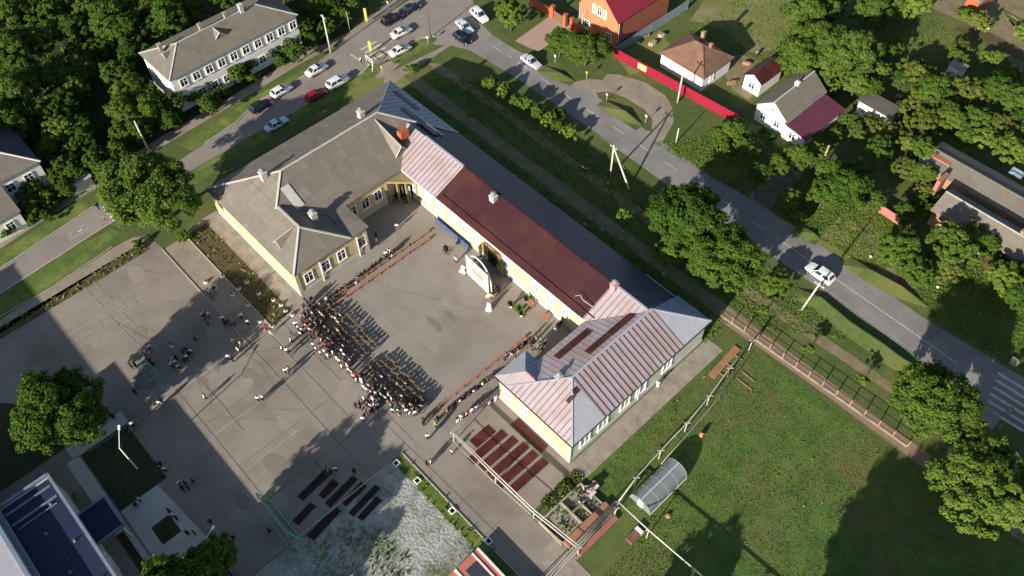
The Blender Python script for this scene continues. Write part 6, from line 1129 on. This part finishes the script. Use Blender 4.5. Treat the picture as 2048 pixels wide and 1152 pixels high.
folk([(404, 629, W), (410, 632, V), (416, 628, W), (414, 645, G_), (445, 637, W), (455, 645, K), (460, 647, B_2), (468, 645, G_), (450, 650, V)], 'in the shadow near the flower bed', 'people in the shaded yard')
folk([(482, 632, W), (495, 645, W, 'bent'), (532, 655, R_), (540, 662, 'pink', 'walk')], 'at the end of the flower bed', 'people walking in the yard')
folk([(466, 682, 'cream'), (469, 688, K), (480, 687, 'tan'), (475, 699, W), (456, 714, W, 'stand', 'black'), (464, 718, K)], 'in the sunlit yard group', 'people walking in the yard')
folk([(390, 678, K), (342, 690, G_), (372, 700, V), (380, 702, W), (365, 703, G_), (372, 715, W), (368, 720, V), (345, 718, W), (350, 725, W), (342, 728, W), (356, 733, W), (347, 734, V), (361, 738, K), (376, 708, K), (352, 716, K)], 'in the yard shadow group', 'people in the shaded yard')
folk([(298, 695, W), (290, 704, W), (293, 716, G_), (262, 732, 'pink'), (270, 730, 'maroon'), (291, 731, W), (305, 727, K), (299, 722, K), (267, 773, W), (269, 783, V), (318, 806, 'cream'), (322, 801, K)], 'around the teal climbing frame', 'people in the shaded yard')
folk([(200, 818, V), (202, 827, W), (218, 828, K), (264, 848, W), (275, 847, 'green'), (260, 861, G_), (225, 832, K)], 'beside the round yard tree', 'people in the shaded yard')
folk([(329, 939, W), (310, 925, G_), (320, 928, K), (322, 937, K), (320, 951, 'maroon'), (357, 965, W), (370, 966, K), (376, 975, V), (385, 961, 'maroon'), (365, 977, K)], 'beside the dark entrance lawn', 'people in the shaded yard')
folk([(277, 998, W), (270, 1009, K), (342, 1030, W), (338, 1022, V), (352, 1036, K), (374, 1065, K), (388, 1065, G_), (420, 1043, K), (466, 1075, K), (151, 992, V)], 'near the entrance', 'people near the entrance')
folk([(409, 793, W), (591, 648, W), (582, 668, V), (582, 680, W), (563, 695, W), (573, 701, W), (578, 706, K)], 'between flower bed and audience', 'people walking in the yard')
folk([(515, 797, W, 'stand', 'black'), (524, 795, W, 'bent', 'black')], 'alone in the open yard', 'people walking in the yard'); folk([(570, 741, W), (577, 738, 'cream'), (577, 746, G_)], 'in the small group below the audience', 'people walking in the yard')
folk([(604, 661, W), (609, 643, R_), (612, 652, W), (619, 660, 'pink'), (622, 673, K), (631, 697, W), (640, 706, 'cream'), (645, 713, G_), (650, 690, R_), (642, 680, 'pink'), (665, 706, W), (657, 700, 'maroon'), (683, 702, W), (688, 710, W), (690, 722, K), (683, 733, 'cream'), (700, 722, W), (703, 745, 'pink'), (710, 750, R_), (697, 740, W), (722, 760, W), (715, 755, R_), (737, 772, W), (728, 765, K), (718, 752, 'cream'), (745, 778, W), (698, 728, 'maroon'), (635, 672, K), (626, 664, 'brown')], 'in the row behind the seats', 'people standing behind the audience', face=0)
folk([(595, 655, W), (600, 668, 'cream'), (626, 690, W), (636, 693, 'pink'), (648, 703, W), (655, 712, 'cream'), (672, 716, W), (678, 722, W), (694, 730, 'pink'), (706, 752, W), (712, 760, 'cream'), (726, 774, W), (732, 779, W), (741, 784, 'pink'), (762, 790, W), (770, 796, W), (616, 680, K), (661, 696, K), (701, 738, V), (751, 788, W)], 'along the edge behind the seats', 'people standing behind the audience', face=0)
folk([(611, 602, K), (616, 606, 'maroon'), (622, 598, K), (607, 612, K), (614, 618, G_), (620, 612, 'brown'), (610, 628, K), (628, 603, G_), (604, 634, 'pink')], 'at the corner of the yellow wall', 'people at the building corner')
folk([(711, 811, K), (718, 806, 'brown'), (727, 797, W), (720, 815, V), (735, 800, K), (745, 798, W), (728, 830, V), (725, 838, W), (740, 812, W), (748, 809, W), (755, 812, W), (743, 820, K), (750, 818, K), (732, 822, G_), (738, 828, V), (730, 810, R_), (760, 800, K), (752, 803, G_)], 'in the cluster below the seats', 'people standing in front')
folk([(785, 821, 'mint'), (784, 815, K), (777, 790, W, 'bent'), (783, 797, W), (820, 826, W, 'walk'), (813, 822, W), (830, 826, W), (834, 817, K), (842, 813, W), (846, 840, 'brown'), (847, 846, K), (825, 815, K), (838, 822, 'navy'), (810, 812, K), (802, 808, G_)], 'by the seats nearest the path', 'people standing in front')
folk([(875, 836, K), (872, 851, 'green'), (855, 873, W), (853, 926, K), (862, 923, W, 'bent'), (903, 903, W), (870, 843, 'tan')], 'below the right benches', 'people on the path')
folk([(670, 938, W), (708, 942, K), (538, 1061, K), (655, 940, 'tan')], 'by the maroon sheets in the shade', 'people in the shaded yard')
def line_(a, c, n, where, group, pose, face, cs):
    folk([(a[0] + (c[0] - a[0]) * k / (n - 1) + pr_.uniform(-1.5, 1.5), a[1] + (c[1] - a[1]) * k / (n - 1) + pr_.uniform(-1.5, 1.5), pr_.choice(cs)) for k in range(n)], where, group, pose, face)
line_((652, 598), (790, 500), 26, 'on the left court benches', 'spectators on the court benches', 'sit', -1.57, [W, W, K, K, 'brown', V, G_])
line_((893, 820), (986, 752), 18, 'on the right court benches', 'spectators on the court benches', 'sit', 1.57, [K, 'brown', W, B_2, 'tan', 'maroon', K]); line_((1010, 716), (1048, 690), 7, 'atop the right benches', 'spectators on the court benches', 'sit', 1.57, [W, K, 'brown'])
line_((915, 838), (990, 795), 13, 'under the double pipe', 'people under the pipe', 'stand', 1.57, [W, K, 'pink', 'brown', G_, W])
folk([(1072, 676, W), (1078, 692, 'green'), (1066, 683, K), (1082, 680, G_), (1060, 688, 'brown'), (1085, 694, W), (1074, 700, K), (1052, 684, K), (1090, 686, V), (1046, 690, 'brown'), (1064, 697, G_)], 'at the east wing wall', 'people at the east wing')
folk([(1125, 637, K), (1129, 629, K), (1134, 640, V), (1122, 645, 'brown'), (1117, 652, K), (1138, 631, 'maroon'), (1111, 655, 'green')], 'under the last long-wing window', 'people at the long wing')
folk([(783, 383, K), (790, 378, W), (797, 372, 'maroon'), (800, 388, K), (792, 392, K), (806, 392, V), (779, 391, K), (811, 400, K), (796, 380, V), (787, 398, G_), (803, 378, W)], 'in the shaded corner entrance', 'people in the corner entrance')
folk([(793, 452, W, 'walk'), (752, 472, K), (754, 484, 'brown'), (778, 503, W), (772, 508, W)], 'on the shaded part of the court', 'people in the court')
person(*g(978, 612, .8)[:2], 'gown', 3.6, 'white', 'white', 'fair', 'person in long white gown standing alone in the court', 1.05, 'performers in the court'); person(*g(990, 578, .85)[:2], 'stand', 3, 'black', 'black', None, 'person in black beside the stage board', 1, 'performers in the court'); person(*g(911, 519, .85)[:2], 'stand', 3, 'white', 'black', None, 'person in white at the left end of the stage board', 1, 'performers in the court'); person(*g(984, 594, .85)[:2], 'bent', 3.3, 'tan', 'brown', None, 'person in tan right of the stage board', 1, 'performers in the court')
person(*g(1316, 768, .85)[:2], 'bent', 0, 'white', 'white', None, 'person in white beside the grey-green east wing wall', 1, 'people by the east wing'); person(*g(2020, 822, .85)[:2], 'walk', 2, 'pink', 'grey', None, 'person in pink on the zebra crossing', 1, 'people on the crossing'); person(*g(195, 412, .85)[:2], 'walk', 2, 'black', 'black', None, 'person in black crossing the street at the huge tree', 1, 'people on the crossing')
person(*g(722, 120, .85)[:2], 'stand', 2, 'white', 'black', None, 'person in white near the crossing barrier', 1, 'people on the crossing')

# the rest of the seated crowd, past the three hundred separate figures
src = PP['sit'].o; parts = [(src, 'skin')] + [(c, c.name.split('.')[0]) for c in src.children]; mats = []; V = []; F = []; MI = []; off = 0
def mi_(n):
    if n not in mats: mats.append(n)
    return mats.index(n)
data = []
for o, k in parts:
    me = o.data; co = np.empty(len(me.vertices) * 3); me.vertices.foreach_get('co', co); data.append((co.reshape(-1, 3), [tuple(p.vertices) for p in me.polygons], k))
for x, y, c, b_, h_ in CROWD:
    a = pr_.uniform(-.2, .2); sc_ = pr_.uniform(.86, 1); R = np.array([[math.cos(a), -math.sin(a), 0], [math.sin(a), math.cos(a), 0], [0, 0, 1]]) * sc_
    for co, fs, k in data:
        m = mi_({'skin': 'skin', 'shirt': 'cloth_' + c, 'trousers': 'cloth_' + b_, 'hair': 'hair_' + h_}[k]); V.append(co @ R.T + np.array([x, y, .01])); F += [tuple(i + off for i in f) for f in fs]; MI += [m] * len(fs); off += len(co)
me = bpy.data.meshes.new('seated_crowd'); me.from_pydata(np.concatenate(V).tolist(), [], F)
for n in mats: me.materials.append(MATS[n])
me.polygons.foreach_set('material_index', MI); me.update(); o = bpy.data.objects.new('seated_crowd', me); COL.objects.link(o); o['kind'] = 'stuff'; o['label'] = 'rest of the seated crowd in white, black and navy on the wooden chairs'; o['category'] = 'crowd'
